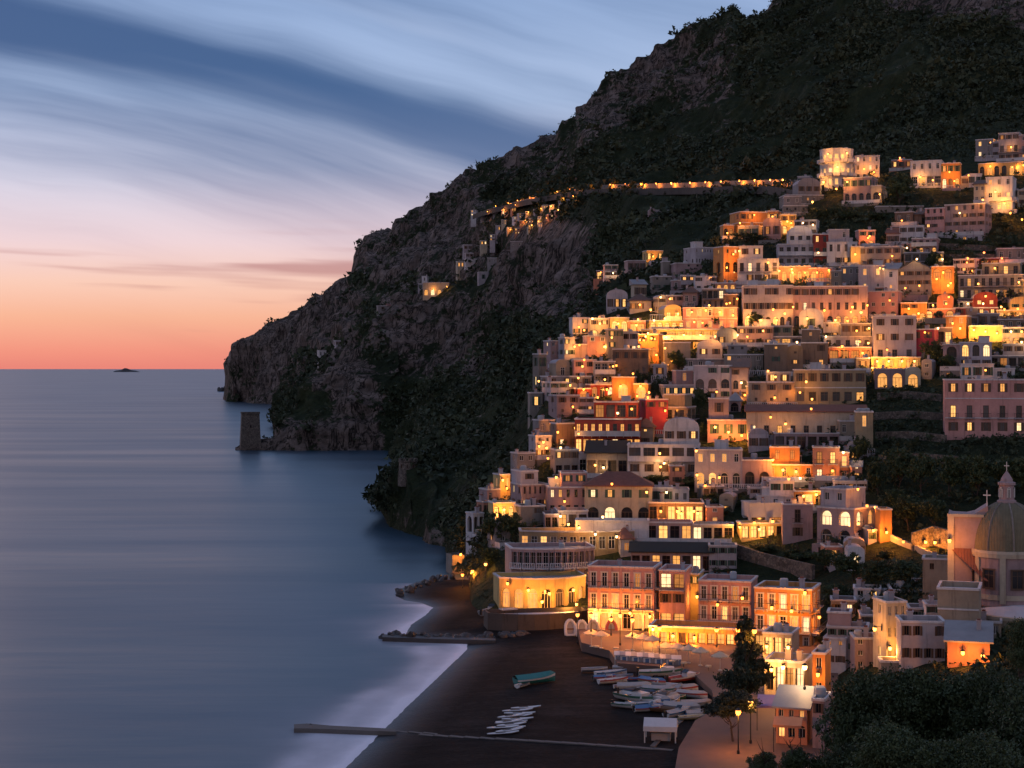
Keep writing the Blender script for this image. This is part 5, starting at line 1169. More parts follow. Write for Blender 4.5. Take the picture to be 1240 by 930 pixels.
wall_run([(1058, 508), (1100, 506), (1142, 509)], 1.6, .25, 'stone terrace wall, second from top in the dark garden', STONEW)
wall_run([(1060, 532), (1100, 531), (1146, 536)], 1.6, .25, 'stone terrace wall, third from top in the dark garden', STONEW)
wall_run([(1064, 560), (1110, 558), (1160, 562)], 1.6, .25, 'stone terrace wall, lowest in the dark garden', STONEW)
wall_run([(1078, 654), (1100, 664), (1130, 677), (1160, 690)], 1.1, .2, 'pale parapet of the lamplit path descending to the church', W('cream'))
wall_run([(1104, 668), (1130, 660), (1160, 668)], 3.4, .3, 'orange lamplit stone wall above the path to the church', STONEW)
wall_run([(886, 672), (920, 684), (960, 694), (985, 700)], 2.4, .3, 'grey retaining wall in the dark slope behind the pink hotels', STONEW)
wall_run([(1120, 300), (1180, 303), (1245, 306)], 1.6, .3, 'upper dark terrace wall beneath the rose-grey palazzo', STONEW)
wall_run([(1140, 314), (1190, 313), (1245, 316)], 1.4, .3, 'lower dark terrace wall beneath the rose-grey palazzo', STONEW)
def steps_run(a, b, n, w, label, mat):
    A, B = at(*a, depth(*a)), at(*b, depth(*b)); u = (B - A); u.z = 0; L = u.length; u.normalize(); m = Vector((u.y, -u.x, 0)) * w / 2; dz = (B.z - A.z) / n
    t = empty('stairway', A); tag(t, label, 'stairs'); rz = math.atan2(u.y, u.x)
    me = None
    for k in range(n):
        if me is None:
            q = MB(mat); q.box(0, L / n * 1.02, -w / 2, w / 2, -1.2, abs(dz)); me = q.mesh('step')
        obj('step', me, t, tuple(u * (L * k / n) + Vector((0, 0, dz * k + .8 + (0 if dz > 0 else dz)))), rz)
steps_run((566, 650), (600, 602), 24, 2.4, 'narrow stairway climbing the cliff side past the small houses', CONC)
steps_run((1052, 444), (1051, 398), 24, 2.4, 'lamplit straight stairway between lilac and rosy houses', CONC)
def slab(name, pts, z, th, mat, label=None, cat=None, kind=None):
    b = MB(mat); P = [(at_z(x, y, z).x, at_z(x, y, z).y) for x, y in pts]
    b.face([(*p, z) for p in P]); 
    for p, q in zip(P, P[1:] + P[:1]): b.face([(*p, z - th), (*q, z - th), (*q, z), (*p, z)])
    return tag(obj(name, b.mesh(name)), label, cat, None, kind)
slab('promenade', [(812, 960), (822, 905), (842, 872), (868, 858), (862, 836), (838, 814), (790, 806), (748, 803), (738, 788), (704, 778), (700, 762), (1010, 772), (1030, 960)], 2.2, 2.6, PAVE, kind='structure')
def stones_line(pts, z, n, r0, r1, name, label, seed=3):
    """a jetty heaped from separate boulders"""
    rd = random.Random(seed); t = empty(name, at_z(*pts[0], 0)); tag(t, label, 'jetty')
    P = [at_z(x, y, 0) for x, y in pts]; me = [shared(('boulder', k), lambda k=k: boulder(k)) for k in range(5)]
    seg = [(q - p).length for p, q in zip(P[:-1], P[1:])]; tot = sum(seg)
    for k in range(n):
        d = tot * (k + rd.random()) / n; i = 0
        while i < len(seg) - 1 and d > seg[i]: d -= seg[i]; i += 1
        p = P[i].lerp(P[i + 1], d / seg[i]) + Vector((rd.uniform(-1, 1), rd.uniform(-1.2, 1.2), z + rd.uniform(-.25, .15))) - P[0]
        o = obj('boulder', me[k % 5], t, p, rd.uniform(0, 6), rd.uniform(r0, r1)); o.rotation_euler = (rd.uniform(0, 6), rd.uniform(0, 6), rd.uniform(0, 6))
BOULDER = plain('wet_boulder', (.045, .042, .042), .6, var=.3, scale=1.0)
def boulder(k):
    bm = bmesh.new(); bmesh.ops.create_icosphere(bm, subdivisions=2, radius=1.0); rd = random.Random(k)
    off = rd.uniform(0, 50)
    for v in bm.verts:
        c = v.co; f = .75 + .45 * float(vnoise(np.array([c.x * 1.2 + off]), np.array([c.y * 1.2]), np.array([c.z * 1.2]))[0]); v.co = Vector((round(c.x * f * 3) / 3 * .35 + c.x * f * .65, c.y * f, c.z * f * .75))
    me = bpy.data.meshes.new('boulder'); bm.to_mesh(me); bm.free(); me.materials.append(BOULDER); return me
stones_line([(462, 773), (500, 774), (545, 776), (575, 775), (640, 772)], .35, 46, .7, 1.3, 'stone_jetty', 'long stone jetty reaching into the sea beside the white wave wash')
tag(slab('jetty', [(356, 877), (372, 876), (400, 878.5), (478, 882.5), (480, 886), (400, 883), (372, 882), (356, 882)], .55, 1.4, CONC), 'thin flat jetty in the water off the near beach', 'jetty')
stones_line([(357, 882), (372, 883), (384, 883)], -.1, 9, .4, .7, 'rock_heap', 'dark rocks at the tip of the thin flat jetty', 8)
stones_line([(484, 722), (505, 712), (530, 705), (548, 700)], .4, 16, .7, 1.4, 'rock_heap', 'dark rocks at the foot of the lamplit cliff corner', 9)
tag(slab('jetty_deck', [(463, 768), (540, 770.5), (600, 773), (600, 775.5), (540, 774), (463, 771.5)], .7, 1.6, BOULDER), 'flat pale concrete deck along the stone jetty', 'jetty')
stones_line([(266, 474), (278, 474)], 3, 5, 6, 10, 'sea_rock', 'dark rock standing off the tip of the far cape', 4)
def islet():
    b = MB(BOULDER); Y = 20000.0; p = at(153, 450, Y); 
    pts = [(-160, 0), (-130, 18), (-70, 26), (-20, 48), (10, 44), (60, 24), (120, 16), (165, 0)]
    for (xa, za), (xb, zb) in zip(pts[:-1], pts[1:]):
        b.face([(xa, -60, -5), (xb, -60, -5), (xb, 0, zb), (xa, 0, za)]); b.face([(xa, 60, -5), (xa, 0, za), (xb, 0, zb), (xb, 60, -5)])
    tag(obj('islet', b.mesh('islet'), None, (p.x, Y, 0)), 'tiny dark islet on the horizon', 'islet')
islet()
# ---------------------------------------------------------------- foliage
def leaf_mat(name, dark, mid, light):
    m, t, b = new_mat(name)
    g = t.new('ShaderNodeNewGeometry').outputs['Position']; oi = t.new('ShaderNodeObjectInfo').outputs['Random']
    n = t.math('ADD', t.math('MULTIPLY', t.noise(g, 1.1, 3, 0.6), 0.5), t.math('MULTIPLY', t.noise(g, 7.0, 2), 0.5))
    n = t.math('ADD', n, t.math('MULTIPLY', t.math('SUBTRACT', oi, .5), .12))
    t.link(t.ramp(n, [(0.3, dark), (0.5, mid), (0.7, light)]), b.inputs['Base Color']); b.inputs['Roughness'].default_value = 0.7
    return m
LEAF = leaf_mat('broad_leaves', (.012, .023, .008), (.036, .058, .018), (.085, .108, .036))
PINE = leaf_mat('pine_needles', (.006, .014, .008), (.016, .030, .016), (.034, .050, .024))
BARK = plain('bark', (.06, .042, .032), .9, var=.3)
def crown_mesh(lobes, nleaf, size, mat, seed, flat=.0):
    rg = np.random.default_rng(seed); V = []
    w = np.array([l[3] * l[4] * l[5] for l in lobes]) ** .7; w /= w.sum()
    for l, k in zip(lobes, rg.multinomial(nleaf, w)):
        ncl = max(3, k // 26)
        u = rg.normal(size=(ncl, 3)); u /= np.linalg.norm(u, axis=1, keepdims=True); cl = u * (rg.random((ncl, 1)) ** .38)
        idx = rg.integers(0, ncl, k); p = cl[idx] + rg.normal(scale=.13, size=(k, 3))
        V.append(p * np.array(l[3:6]) + np.array(l[:3]))
    C = np.concatenate(V); n = len(C)
    a = rg.normal(size=(n, 3)); a /= np.linalg.norm(a, axis=1, keepdims=True); b = np.cross(a, rg.normal(size=(n, 3))); b /= np.linalg.norm(b, axis=1, keepdims=True)
    s = size * (.6 + .8 * rg.random((n, 1)))
    Q = np.stack([C - a * s, C - b * s * .55, C + a * s, C + b * s * .55], 1).reshape(-1, 3)
    me = bpy.data.meshes.new('crown'); quads_into(me, Q, np.arange(4 * n).reshape(n, 4)); me.materials.append(mat); return me
def trunk_mesh(h, r, limbs, seed):
    rd = random.Random(seed); b = MB(BARK); p = Vector((0, 0, -1.0)); pts = [p]
    for k in range(4): p = p + Vector((rd.uniform(-.25, .25), rd.uniform(-.25, .25), (h + 1) / 4)); pts.append(p)
    for k in range(4): b.tube(pts[k], pts[k + 1], r * (1 - k * .17), r * (1 - (k + 1) * .17), 7, cap=False)
    for k in range(limbs):
        a = 2 * math.pi * (k + rd.random() * .6) / limbs; s = pts[2].lerp(pts[4], rd.random()); e = s + Vector((math.cos(a), math.sin(a), 1.0)) * h * rd.uniform(.25, .42); m_ = s.lerp(e, .5) + Vector((0, 0, -.1 * h * .3))
        b.tube(s, m_, r * .42, r * .3, 5, cap=False); b.tube(m_, e, r * .3, r * .1, 5, cap=False)
    return b.mesh('trunk', True)
def lobes_for(kind, seed):
    rd = random.Random(seed); L = []
    if kind == 'round':
        for k in range(9):
            a = rd.uniform(0, 6.28); q = rd.uniform(.1, .62); L.append((q * math.cos(a), q * math.sin(a), rd.uniform(.62, 1.5), rd.uniform(.32, .5), rd.uniform(.32, .5), rd.uniform(.26, .42)))
    elif kind == 'flat':
        for k in range(15):
            a = rd.uniform(0, 6.28); q = rd.uniform(.1, .8); L.append((q * math.cos(a), q * math.sin(a), rd.uniform(1.0, 1.6), rd.uniform(.36, .52), rd.uniform(.36, .52), rd.uniform(.24, .34)))
    elif kind == 'tall':
        for k in range(13):
            z = .35 + 1.55 * k / 12; q = (1.95 - z) * .34 * rd.uniform(.5, 1.1); a = rd.uniform(0, 6.28); rr = max(.27, (2.1 - z) * .44); L.append((q * math.cos(a), q * math.sin(a), z, rr, rr, .17))
    elif kind == 'column':
        for k in range(9):
            z = .2 + 1.7 * k / 8; rr = .30 * math.sin(min(3.0, .55 + z * 1.25)) + .06; L.append((rd.uniform(-.04, .04), rd.uniform(-.04, .04), z, rr, rr, .22))
    elif kind == 'bush':
        for k in range(7):
            a = rd.uniform(0, 6.28); q = rd.uniform(0, .7); L.append((q * math.cos(a), q * math.sin(a), rd.uniform(.25, .8), rd.uniform(.35, .55), rd.uniform(.35, .55), rd.uniform(.25, .45)))
    return L
_tm = {}
def tree(px, py, hpx, wpx, kind, label, Y=None, mat=None, leaves=2600, var=0, name='tree', cat='tree', group=None, size=.06, gz=None):
    """unit tree: crown radius 1 and height about 2, scaled to the size it has in the photo"""
    Yt = Y or depth(px, py); s = Yt / FPX; p = at(px, py, Yt); key = (kind, var % 3, leaves, size, mat.name if mat else '')
    if key not in _tm:
        _tm[key] = (crown_mesh(lobes_for(kind, var % 3 + 3), leaves, size, mat or LEAF, var % 3 + 9), trunk_mesh(.95 if kind in ('round', 'flat') else 1.5, .065 if kind != 'column' else .04, 6, var % 3))
    c, tr = _tm[key]; t = empty(name, p, random.Random(px * 7 + py).uniform(0, 6)); tag(t, label, cat, group)
    sx, sz = wpx * s / 2 / .95, hpx * s / 1.9
    obj('crown', c, t, scale=(sx, sx, sz)); obj('trunk', tr, t, scale=(sx if kind in ('round', 'flat') else sx * .8,) * 2 + (sz,))
    return t
# the two trees of the promenade
tree(904, 848, 94, 66, 'tall', 'tall dark spreading conifer on the lamplit promenade', Y=209, mat=PINE, leaves=14000, size=.05)
tree(889, 888, 50, 60, 'flat', 'low umbrella-shaped tree with forked trunk on the promenade', Y=190, mat=PINE, leaves=20000, size=.045)
# the dark grove in front of the church
GR = [(1040, 950, 150, 110, 165), (1092, 945, 148, 120, 160), (1150, 945, 145, 130, 158), (1205, 950, 150, 130, 154), (1062, 990, 120, 120, 138), (1130, 1000, 120, 130, 134), (1195, 1000, 120, 130, 130), (1025, 1000, 110, 90, 142), (1250, 990, 170, 130, 140)]
GN = ['leftmost and tallest tree at the back of the dark grove', 'second tree from left at the back of the dark grove', 'third tree from left at the back of the dark grove', 'back tree of the dark grove right under the apse', 'front tree of the dark grove, second from left', 'front tree in the middle of the dark grove', 'front tree of the dark grove, fourth from left', 'front corner tree of the dark grove by the promenade', 'big tree of the dark grove at the photo\'s corner']
for k, ((px, py, h_, w_, Y_), lb) in enumerate(zip(GR, GN)): tree(px, py, h_, w_, 'round', lb, Y=Y_, leaves=18000, var=k, size=.030, group='trees of the dark grove')
tree(1236, 830, 88, 62, 'round', 'single tree in front of the church apse at the photo\'s edge', Y=185, leaves=18000, var=1, size=.030)
for k, (px, py, h_, w_) in enumerate([(928, 938, 44, 46), (960, 936, 50, 52), (992, 940, 46, 48)]): tree(px, py, h_, w_, 'bush', f'lamplit hedge bush at the foot of the photo, {ORD[k]} from left', Y=168, leaves=6000, var=k, name='bush', cat='bush', group='lamplit hedge bushes', size=.045)
# trees and bushes among the houses: (column, foot row, height, width, kind, where)
TT = [(1091, 250, 46, 42, 'round', 'big dark tree on the skyline between floodlit hotel and white terraces'), (1190, 232, 24, 7, 'column', 'slim cypress next to the brightly lit white apartments'), (1198, 230, 20, 6, 'column', 'smaller cypress beside the slim one at the lit apartments'),
      (905, 290, 16, 40, 'bush', 'dark hedge in front of the orange lamplit villa'), (925, 292, 14, 34, 'bush', 'dark hedge below the small orange house'), (1000, 262, 20, 34, 'bush', 'dark garden bushes under the floodlit hotel, outer end'), (1030, 264, 18, 36, 'bush', 'dark garden bushes under the floodlit hotel, middle'), (1060, 266, 16, 34, 'bush', 'dark garden bushes under the floodlit hotel, inner end'),
      (1055, 282, 18, 26, 'bush', 'dark bush behind the small pink house'), (1150, 352, 32, 9, 'column', 'dark cypress right of the orange wall house'), (1158, 356, 34, 10, 'column', 'taller cypress beside the grey hotel'), (1128, 446, 36, 30, 'round', 'dark tree below the crimson house'), (1146, 452, 26, 26, 'round', 'dark tree under the three lit arched windows'),
      (868, 398, 22, 16, 'round', 'tree hidden behind the floodlit pink hotel corner'), (912, 398, 22, 24, 'round', 'dark tree beside the floodlit pink hotel'), (820, 452, 32, 26, 'round', 'dark tree under the long yellow restaurant'), (846, 502, 36, 26, 'round', 'dark tree below the lilac house with wine arches'), (860, 486, 22, 24, 'bush', 'dark bush under the wine-dark arches'),
      (850, 534, 26, 18, 'round', 'small dark tree between white villa and pink lit house'), (800, 584, 16, 40, 'bush', 'dark hedge under the white stepping villa, outer end'), (835, 588, 18, 40, 'bush', 'dark hedge under the white stepping villa, inner end'), (870, 610, 24, 44, 'bush', 'garden shrubs under the long arched house, outer end'), (905, 612, 22, 36, 'bush', 'garden shrubs under the long arched house, inner end'),
      (800, 370, 12, 20, 'bush', 'dark bush above the rose balcony house'), (1040, 566, 44, 26, 'round', 'dark tree beside the ochre corner tower'), (1062, 600, 46, 34, 'round', 'dark tree above the orange terrace wall'), (1088, 590, 50, 44, 'round', 'dark garden tree, first from left below the terrace walls'), (1118, 596, 54, 46, 'round', 'dark garden tree, second from left below the terrace walls'), (1150, 602, 56, 46, 'round', 'dark garden tree, third from left below the terrace walls'), (1182, 600, 52, 46, 'round', 'dark garden tree, fourth from left below the terrace walls'), (1216, 600, 54, 46, 'round', 'dark garden tree below the pink hotel near the dome'), (1245, 604, 56, 44, 'round', 'dark garden tree at the edge below the pink hotel'),
      (1100, 640, 44, 42, 'round', 'dark tree over the lamplit church path, lower end'), (1130, 642, 46, 42, 'round', 'dark tree over the lamplit church path, middle'), (1080, 628, 40, 36, 'round', 'dark tree over the lamplit church path, upper end'), (1000, 690, 26, 42, 'round', 'dark tree on the slope behind the orange hotel end'), (1030, 704, 40, 46, 'round', 'dark tree under the rose arched house'), (1062, 716, 42, 46, 'round', 'dark tree on the slope above the white flat-roofed house'), (1095, 712, 36, 44, 'round', 'dark tree under the path to the church'),
      (970, 676, 20, 44, 'bush', 'dark shrubs under the rose house with lit arches, inner end'), (930, 668, 18, 44, 'bush', 'dark shrubs under the yellow lit terrace'), (1010, 740, 36, 40, 'round', 'dark tree behind the tumbled pale house'), (1046, 760, 28, 18, 'round', 'green tree between tumbled pale house and cream house'), (1000, 806, 20, 20, 'bush', 'dark bush beside the glowing hotel end'),
      (600, 660, 42, 36, 'round', 'dark tree under the yellow cliff porch, outer'), (622, 656, 40, 36, 'round', 'dark tree under the yellow cliff porch, inner'), (590, 690, 30, 36, 'round', 'dark tree above the lamplit cliff corner'), (640, 700, 10, 44, 'bush', 'clipped green hedge on the round loggia, outer end'), (668, 702, 10, 44, 'bush', 'clipped green hedge on the round loggia, middle'), (694, 704, 10, 36, 'bush', 'clipped green hedge on the round loggia, inner end'),
      (640, 596, 22, 16, 'round', 'dark tree in front of the outer rose hotel half'), (735, 560, 18, 32, 'bush', 'dark shrubs under the dark red hotel, outer end'), (765, 556, 18, 30, 'bush', 'dark shrubs under the dark red hotel, inner end'), (770, 470, 24, 14, 'round', 'dark tree behind the orange arched house'), (1130, 330, 30, 22, 'round', 'dark tree above the orange wall house'), (1170, 300, 16, 40, 'bush', 'dark shrubs under the rose-grey palazzo, outer end'), (1215, 302, 16, 44, 'bush', 'dark shrubs under the rose-grey palazzo, inner end'), (1075, 330, 16, 20, 'bush', 'dark bush above the lilac house with two lit windows'),
      (1072, 676, 16, 30, 'bush', 'dark shrub on the bank under the lamplit church path, upper'), (1096, 690, 18, 34, 'bush', 'dark shrub on the bank under the lamplit church path, lower'), (1080, 692, 16, 34, 'bush', 'dark shrub midway down the bank under the church path'),
      (830, 800, 22, 30, 'round', 'dark tree at the end of the beach cabins'), (850, 812, 18, 26, 'bush', 'dark bush beside the red and white boat')]
for k, (px, py, h_, w_, kd, lb) in enumerate(TT):
    tree(px, py, h_, w_, kd, lb, Y=(252 if lb.endswith('cabins') else 246 if lb.endswith('white boat') else None), leaves=4200 if kd != 'bush' else 3200, var=k, size=.06, name='tree' if kd != 'bush' else 'bush', cat='tree' if kd != 'bush' else 'bush', group='trees and shrubs among the houses')
# scrub and woods on the mountain, one mass
def scrub():
    rg = np.random.default_rng(4); nx, ny = TP.shape[:2]
    px = np.repeat(PXG[:, None], ny, 1)
    cl = np.clip(fbm(TP[..., 0] / 38, TP[..., 1] / 38, TP[..., 2] / 38, 3, .6) * 2.2 + .55, .04, 1)
    dens = np.clip(.66 - TROCK, 0.06, 1) * cl * np.clip(1 - TTOWN * .35, 0, 1) * (TP[..., 2] > 3) * (px > 262) * (px < 1262) * (TP[..., 1] < 2300)
    N = np.linalg.norm(np.cross(np.gradient(TP, axis=0), np.gradient(TP, axis=1)), axis=2)       # patch areas
    wgt = dens * N / (TP[..., 1] ** 1.55); wgt = wgt.ravel() / wgt.sum()
    n = 66000; idx = rg.choice(len(wgt), n, p=wgt); C = TP.reshape(-1, 3)[idx] + rg.normal(size=(n, 3)) * np.array([1, 1, .2]) * 1.4
    s = (C[:, 1] / 1000) ** .6 * 1.7 * np.clip(np.exp(rg.normal(size=n) * .6), .3, 3.2) * np.where(TTOWN.ravel()[idx] > .5, .7, 1)
    K = 15
    u = rg.normal(size=(n, K, 3)); u /= np.linalg.norm(u, axis=2, keepdims=True); u *= rg.random((n, K, 1)) ** .4; u[..., 2] = np.abs(u[..., 2]) * .9
    c = C[:, None, :] + u * s[:, None, None]
    a = rg.normal(size=(n, K, 3)); a /= np.linalg.norm(a, axis=2, keepdims=True); b = np.cross(a, rg.normal(size=(n, K, 3))); b /= np.linalg.norm(b, axis=2, keepdims=True)
    q = s[:, None, None] * .34 * (.6 + .7 * rg.random((n, K, 1)))
    V = np.stack([c - a * q, c + a * q, c + b * q * 1.3], 2).reshape(-1, 3)
    me = bpy.data.meshes.new('hillside_scrub'); quads_into(me, V, np.arange(len(V)).reshape(-1, 3)); me.materials.append(SCRUB)
    tag(obj('hillside_scrub', me), 'dark scrub and woods covering the mountain slopes', 'scrub', kind='stuff')
def scrub_mat():
    m, t, b = new_mat('scrub_leaves'); g = t.new('ShaderNodeNewGeometry').outputs['Position']
    n = t.math('ADD', t.math('MULTIPLY', t.noise(g, .03, 4), .6), t.math('MULTIPLY', t.noise(g, .6, 3), .4))
    t.link(t.ramp(n, [(0.32, (.013, .022, .010)), (0.5, (.032, .046, .019)), (0.66, (.066, .074, .031))]), b.inputs['Base Color']); b.inputs['Roughness'].default_value = .85
    return m
SCRUB = scrub_mat()
scrub()
# ---------------------------------------------------------------- things on the beach
def on_beach(px, py):
    z = 1.5
    for _ in range(12): p = at_z(px, py, z); z = .5 * z + .5 * max(0.0, beach_z(p.x, p.y))
    p = at_z(px, py, z); p.z = z; return p
def paint(n, c, r=.45): return plain('boat_paint_' + n, c, r, var=.15, scale=1.5)
BC = dict(white=paint('white', (.55, .54, .54)), teal=paint('teal', (.02, .16, .15)), yellow=paint('yellow', (.42, .36, .22)), red=paint('red', (.35, .06, .05)), grey=paint('grey', (.22, .22, .24)), blue=paint('blue', (.06, .14, .28)), cover=plain('canvas_cover', (.34, .33, .33), .8), wood=plain('varnished_wood', (.14, .07, .035), .5), green=paint('green', (.05, .13, .09)))
def hull_pts(L, B, H, n=9):
    """sections from stern to bow: half-breadth and sheer"""
    out = []
    for k in range(n):
        u = k / (n - 1); hb = B / 2 * (1 - max(0, (u - .45) / .55) ** 2.2) * (.86 + .14 * min(1, u * 4)); out.append((-L / 2 + L * u, max(hb, .01), H * (1 + .35 * u * u), .12 * H * u ** 3))
    return out
def boat_mesh(L, B, H, hull, stripe):
    b = MB(BC[hull], BC[stripe]); S = hull_pts(L, B, H)
    rows = []
    for x, hb, sh, kz in S: rows.append([(x, -hb, sh), (x, -hb * .92, sh * .72), (x, -hb * .62, .30 * H + kz), (x, 0, kz), (x, hb * .62, .30 * H + kz), (x, hb * .92, sh * .72), (x, hb, sh)])
    for a, c in zip(rows[:-1], rows[1:]):
        for k in range(6): b.face([a[k], a[k + 1], c[k + 1], c[k]], 1 if k in (0, 5) else 0)
    b.face(rows[0][::-1], 0)
    ins = [[(x, -hb * .86, sh - .02), (x, -hb * .6, .38 * H + kz), (x, hb * .6, .38 * H + kz), (x, hb * .86, sh - .02)] for x, hb, sh, kz in S]
    for a, c in zip(ins[:-1], ins[1:]):
        for k in range(3): b.face([a[k], c[k], c[k + 1], a[k + 1]], 0)
    for r, i, r2, i2 in zip(rows[:-1], ins[:-1], rows[1:], ins[1:]):
        b.face([r[0], i[0], i2[0], r2[0]], 1); b.face([r[6], r2[6], i2[3], i[3]], 1)
    return b.mesh('hull')
def boat(px, py, Lpx, ang, hull, stripe, label, kind='row', cover=None, group='boats drawn up on the beach', tilt=0.0):
    p = on_beach(px, py); s = p.y / FPX; L = max(3.4, min(8.0, 1.22 * Lpx * s / max(.55, abs(math.cos(ang))))); B, Hh = L * .34, L * .145
    t = empty('boat', p + Vector((0, 0, .05)), ang); t.rotation_euler = (tilt, 0, ang); tag(t, label, 'boat', group)
    obj('hull', shared(('hull', round(L, 1), hull, stripe), lambda: boat_mesh(L, B, Hh, hull, stripe)), t)
    for u in (-.22, .08, .28):
        th = MB(BC['wood']); th.box(u * L - .12, u * L + .12, -B * .36, B * .36, Hh * .72, Hh * .78); obj('thwart', shared(('th', round(L, 1), u), lambda: th.mesh('thwart')), t)
    if kind == 'motor':
        c = MB(BC['white'], PANE[0]); c.box(L * .02, L * .30, -B * .34, B * .34, Hh * .8, Hh * 1.55); c.face([(L * .0, -B * .33, Hh * 1.55), (L * .0, B * .33, Hh * 1.55), (L * .10, B * .28, Hh * 2.1), (L * .10, -B * .28, Hh * 2.1)], 1); obj('cabin', c.mesh('cabin'), t)
        m = MB(IRON); m.box(-L * .55, -L * .49, -.18, .18, Hh * .3, Hh * 1.5); obj('outboard_motor', m.mesh('outboard_motor'), t)
    if kind == 'canopy':
        c = MB(BC['cover'], IRON); c.box(-L * .25, L * .22, -B * .46, B * .46, Hh * 3.2, Hh * 3.35)
        for sx in (-.23, .2):
            for sy in (-.44, .44): c.box(sx * L - .03, sx * L + .03, sy * B - .03, sy * B + .03, Hh * .9, Hh * 3.2, 1)
        obj('canopy', c.mesh('canopy'), t)
    if cover:
        S = hull_pts(L, B, Hh); c = MB(BC[cover])
        for (x, hb, sh, kz), (x2, hb2, sh2, k2) in zip(S[:-1], S[1:]):
            zt, z2 = sh + Hh * .55, sh2 + Hh * (.55 if x2 < L * .45 else .1)
            c.face([(x, -hb * 1.04, sh), (x2, -hb2 * 1.04, sh2), (x2, 0, z2), (x, 0, zt)]); c.face([(x, 0, zt), (x2, 0, z2), (x2, hb2 * 1.04, sh2), (x, hb * 1.04, sh)])
        obj('cover', c.mesh('cover'), t)
    return t
boat(648, 828, 40, .45, 'teal', 'white', 'teal boat under a canvas cover alone on the dark sand', cover='teal', tilt=.05)
boat(634, 832, 12, 1.0, 'white', 'grey', 'small pale dinghy at the stern of the teal boat')
for a in [(594, 744, 18, 1.2, 'grey', 'white', 'grey boat against the terrace wall under the lamplit cliff corner', 'motor', None), (616, 758, 32, .3, 'teal', 'white', 'teal and white boat with a canopy near the terrace wall', 'canopy', None), (640, 760, 22, .2, 'grey', 'grey', 'dark grey rowing boat behind the canopied teal boat', 'row', 'cover'),
          (720, 814, 26, .15, 'grey', 'white', 'low pale boat, outermost of the row by the cabins', 'row', None), (740, 819, 32, .05, 'white', 'blue', 'white and blue boat in front of the striped cabins', 'row', None), (756, 812, 22, -.2, 'white', 'grey', 'white boat with its bow at the first cabin', 'row', 'cover'),
          (800, 820, 44, .05, 'white', 'green', 'long white motor boat drawn up beside the cabins', 'motor', None), (768, 836, 34, .12, 'white', 'white', 'white covered boat heading the tight cluster', 'row', 'cover'), (764, 846, 26, .05, 'yellow', 'white', 'cream yellow boat at the seaward side of the cluster', 'row', None), (790, 838, 30, .1, 'white', 'grey', 'white rowing boat in the second row of the cluster', 'row', None),
          (786, 847, 24, .2, 'grey', 'white', 'grey boat wedged between white ones in the cluster', 'row', None), (778, 856, 22, .05, 'white', 'blue', 'white boat nearest the sea in the cluster', 'row', None), (806, 846, 24, .25, 'white', 'white', 'white boat beside the green one', 'row', 'cover'), (818, 848, 22, .1, 'green', 'white', 'small green boat at the inner end of the cluster', 'row', None),
          (828, 826, 34, .2, 'red', 'white', 'white boat with red hull by the dark bush', 'motor', None), (826, 838, 32, .15, 'white', 'red', 'white boat just below the red-hulled one', 'row', 'cover'), (806, 864, 30, -.2, 'wood', 'wood', 'brown wooden boat above the kiosk', 'row', None), (826, 862, 34, -.35, 'white', 'grey', 'white upturned-looking boat behind the kiosk roof', 'row', 'cover'), (838, 872, 22, -.1, 'yellow', 'white', 'pale yellow skiff right beside the kiosk', 'row', None), (848, 868, 30, .1, 'blue', 'white', 'light blue boat next to the promenade edge', 'row', 'cover')]:
    boat(*a[:3], a[3] + .35 * math.sin(a[0] * 1.3), *a[4:7], kind=a[7], cover=a[8])
rb_ = random.Random(21)
EXTRA = [(752, 824), (772, 826), (792, 830), (810, 834), (756, 834), (776, 842), (798, 840), (814, 842), (768, 851), (792, 853), (808, 856), (760, 858), (784, 862), (730, 824), (744, 828), (836, 846), (842, 856), (822, 868)]
for k, (px, py) in enumerate(EXTRA):
    boat(px + rb_.uniform(-3, 3), py, rb_.uniform(20, 32), rb_.uniform(-.9, 1.0), rb_.choice(['white', 'white', 'white', 'grey', 'blue', 'yellow', 'wood']), rb_.choice(['white', 'blue', 'grey', 'red', 'green']), f'small boat packed into the cluster below the cabins, {ORD[k]} counted from the cabin end', kind=rb_.choice(['row', 'row', 'motor']), cover=rb_.choice([None, None, 'cover', 'blue']), tilt=rb_.uniform(-.12, .12))
# paddle boards laid side by side
def board_mesh():
    b = MB(BC['white'], BC['cover']); n = 10; L = 4.0
    top, bot = [], []
    for k in range(n + 1):
        u = k / n; w = .5 * math.sin(math.pi * (.06 + .88 * u)) ** .55; x = -L / 2 + L * u; z = .10 + .10 * max(0, u - .75) * 4
        top.append([(x, -w, z), (x, 0, z + .05), (x, w, z)]); bot.append([(x, -w * .8, z - .10), (x, w * .8, z - .10)])
    for a, c, d, e in zip(top[:-1], top[1:], bot[:-1], bot[1:]):
        b.face([a[0], c[0], c[1], a[1]]); b.face([a[1], c[1], c[2], a[2]]); b.face([d[0], d[1], e[1], e[0]], 1); b.face([a[0], d[0], e[0], c[0]], 1); b.face([a[2], c[2], e[1], d[1]], 1)
    return b.mesh('board')
def deck_mesh():
    b = MB(IRON); b.box(-.9, .3, -.2, .2, .152, .165); return b.mesh('deck_pad')
for k in range(14):
    p = on_beach(609 + 1.7 * k + 4 * math.sin(k * 2.1), 889 - 2.3 * k); t = empty('paddle_board', p + Vector((.25 * (k % 2), 0, .1 + .12 * (k % 3))), R(18 + 16 * math.sin(k * 1.7)))
    tag(t, f'pale paddle board on the dark sand, {ORD[k]} of the fan from the sea', 'paddle board', 'paddle boards fanned on the sand'); obj('board', shared('board', board_mesh), t); obj('deck_pad', shared('deckp', deck_mesh), t)
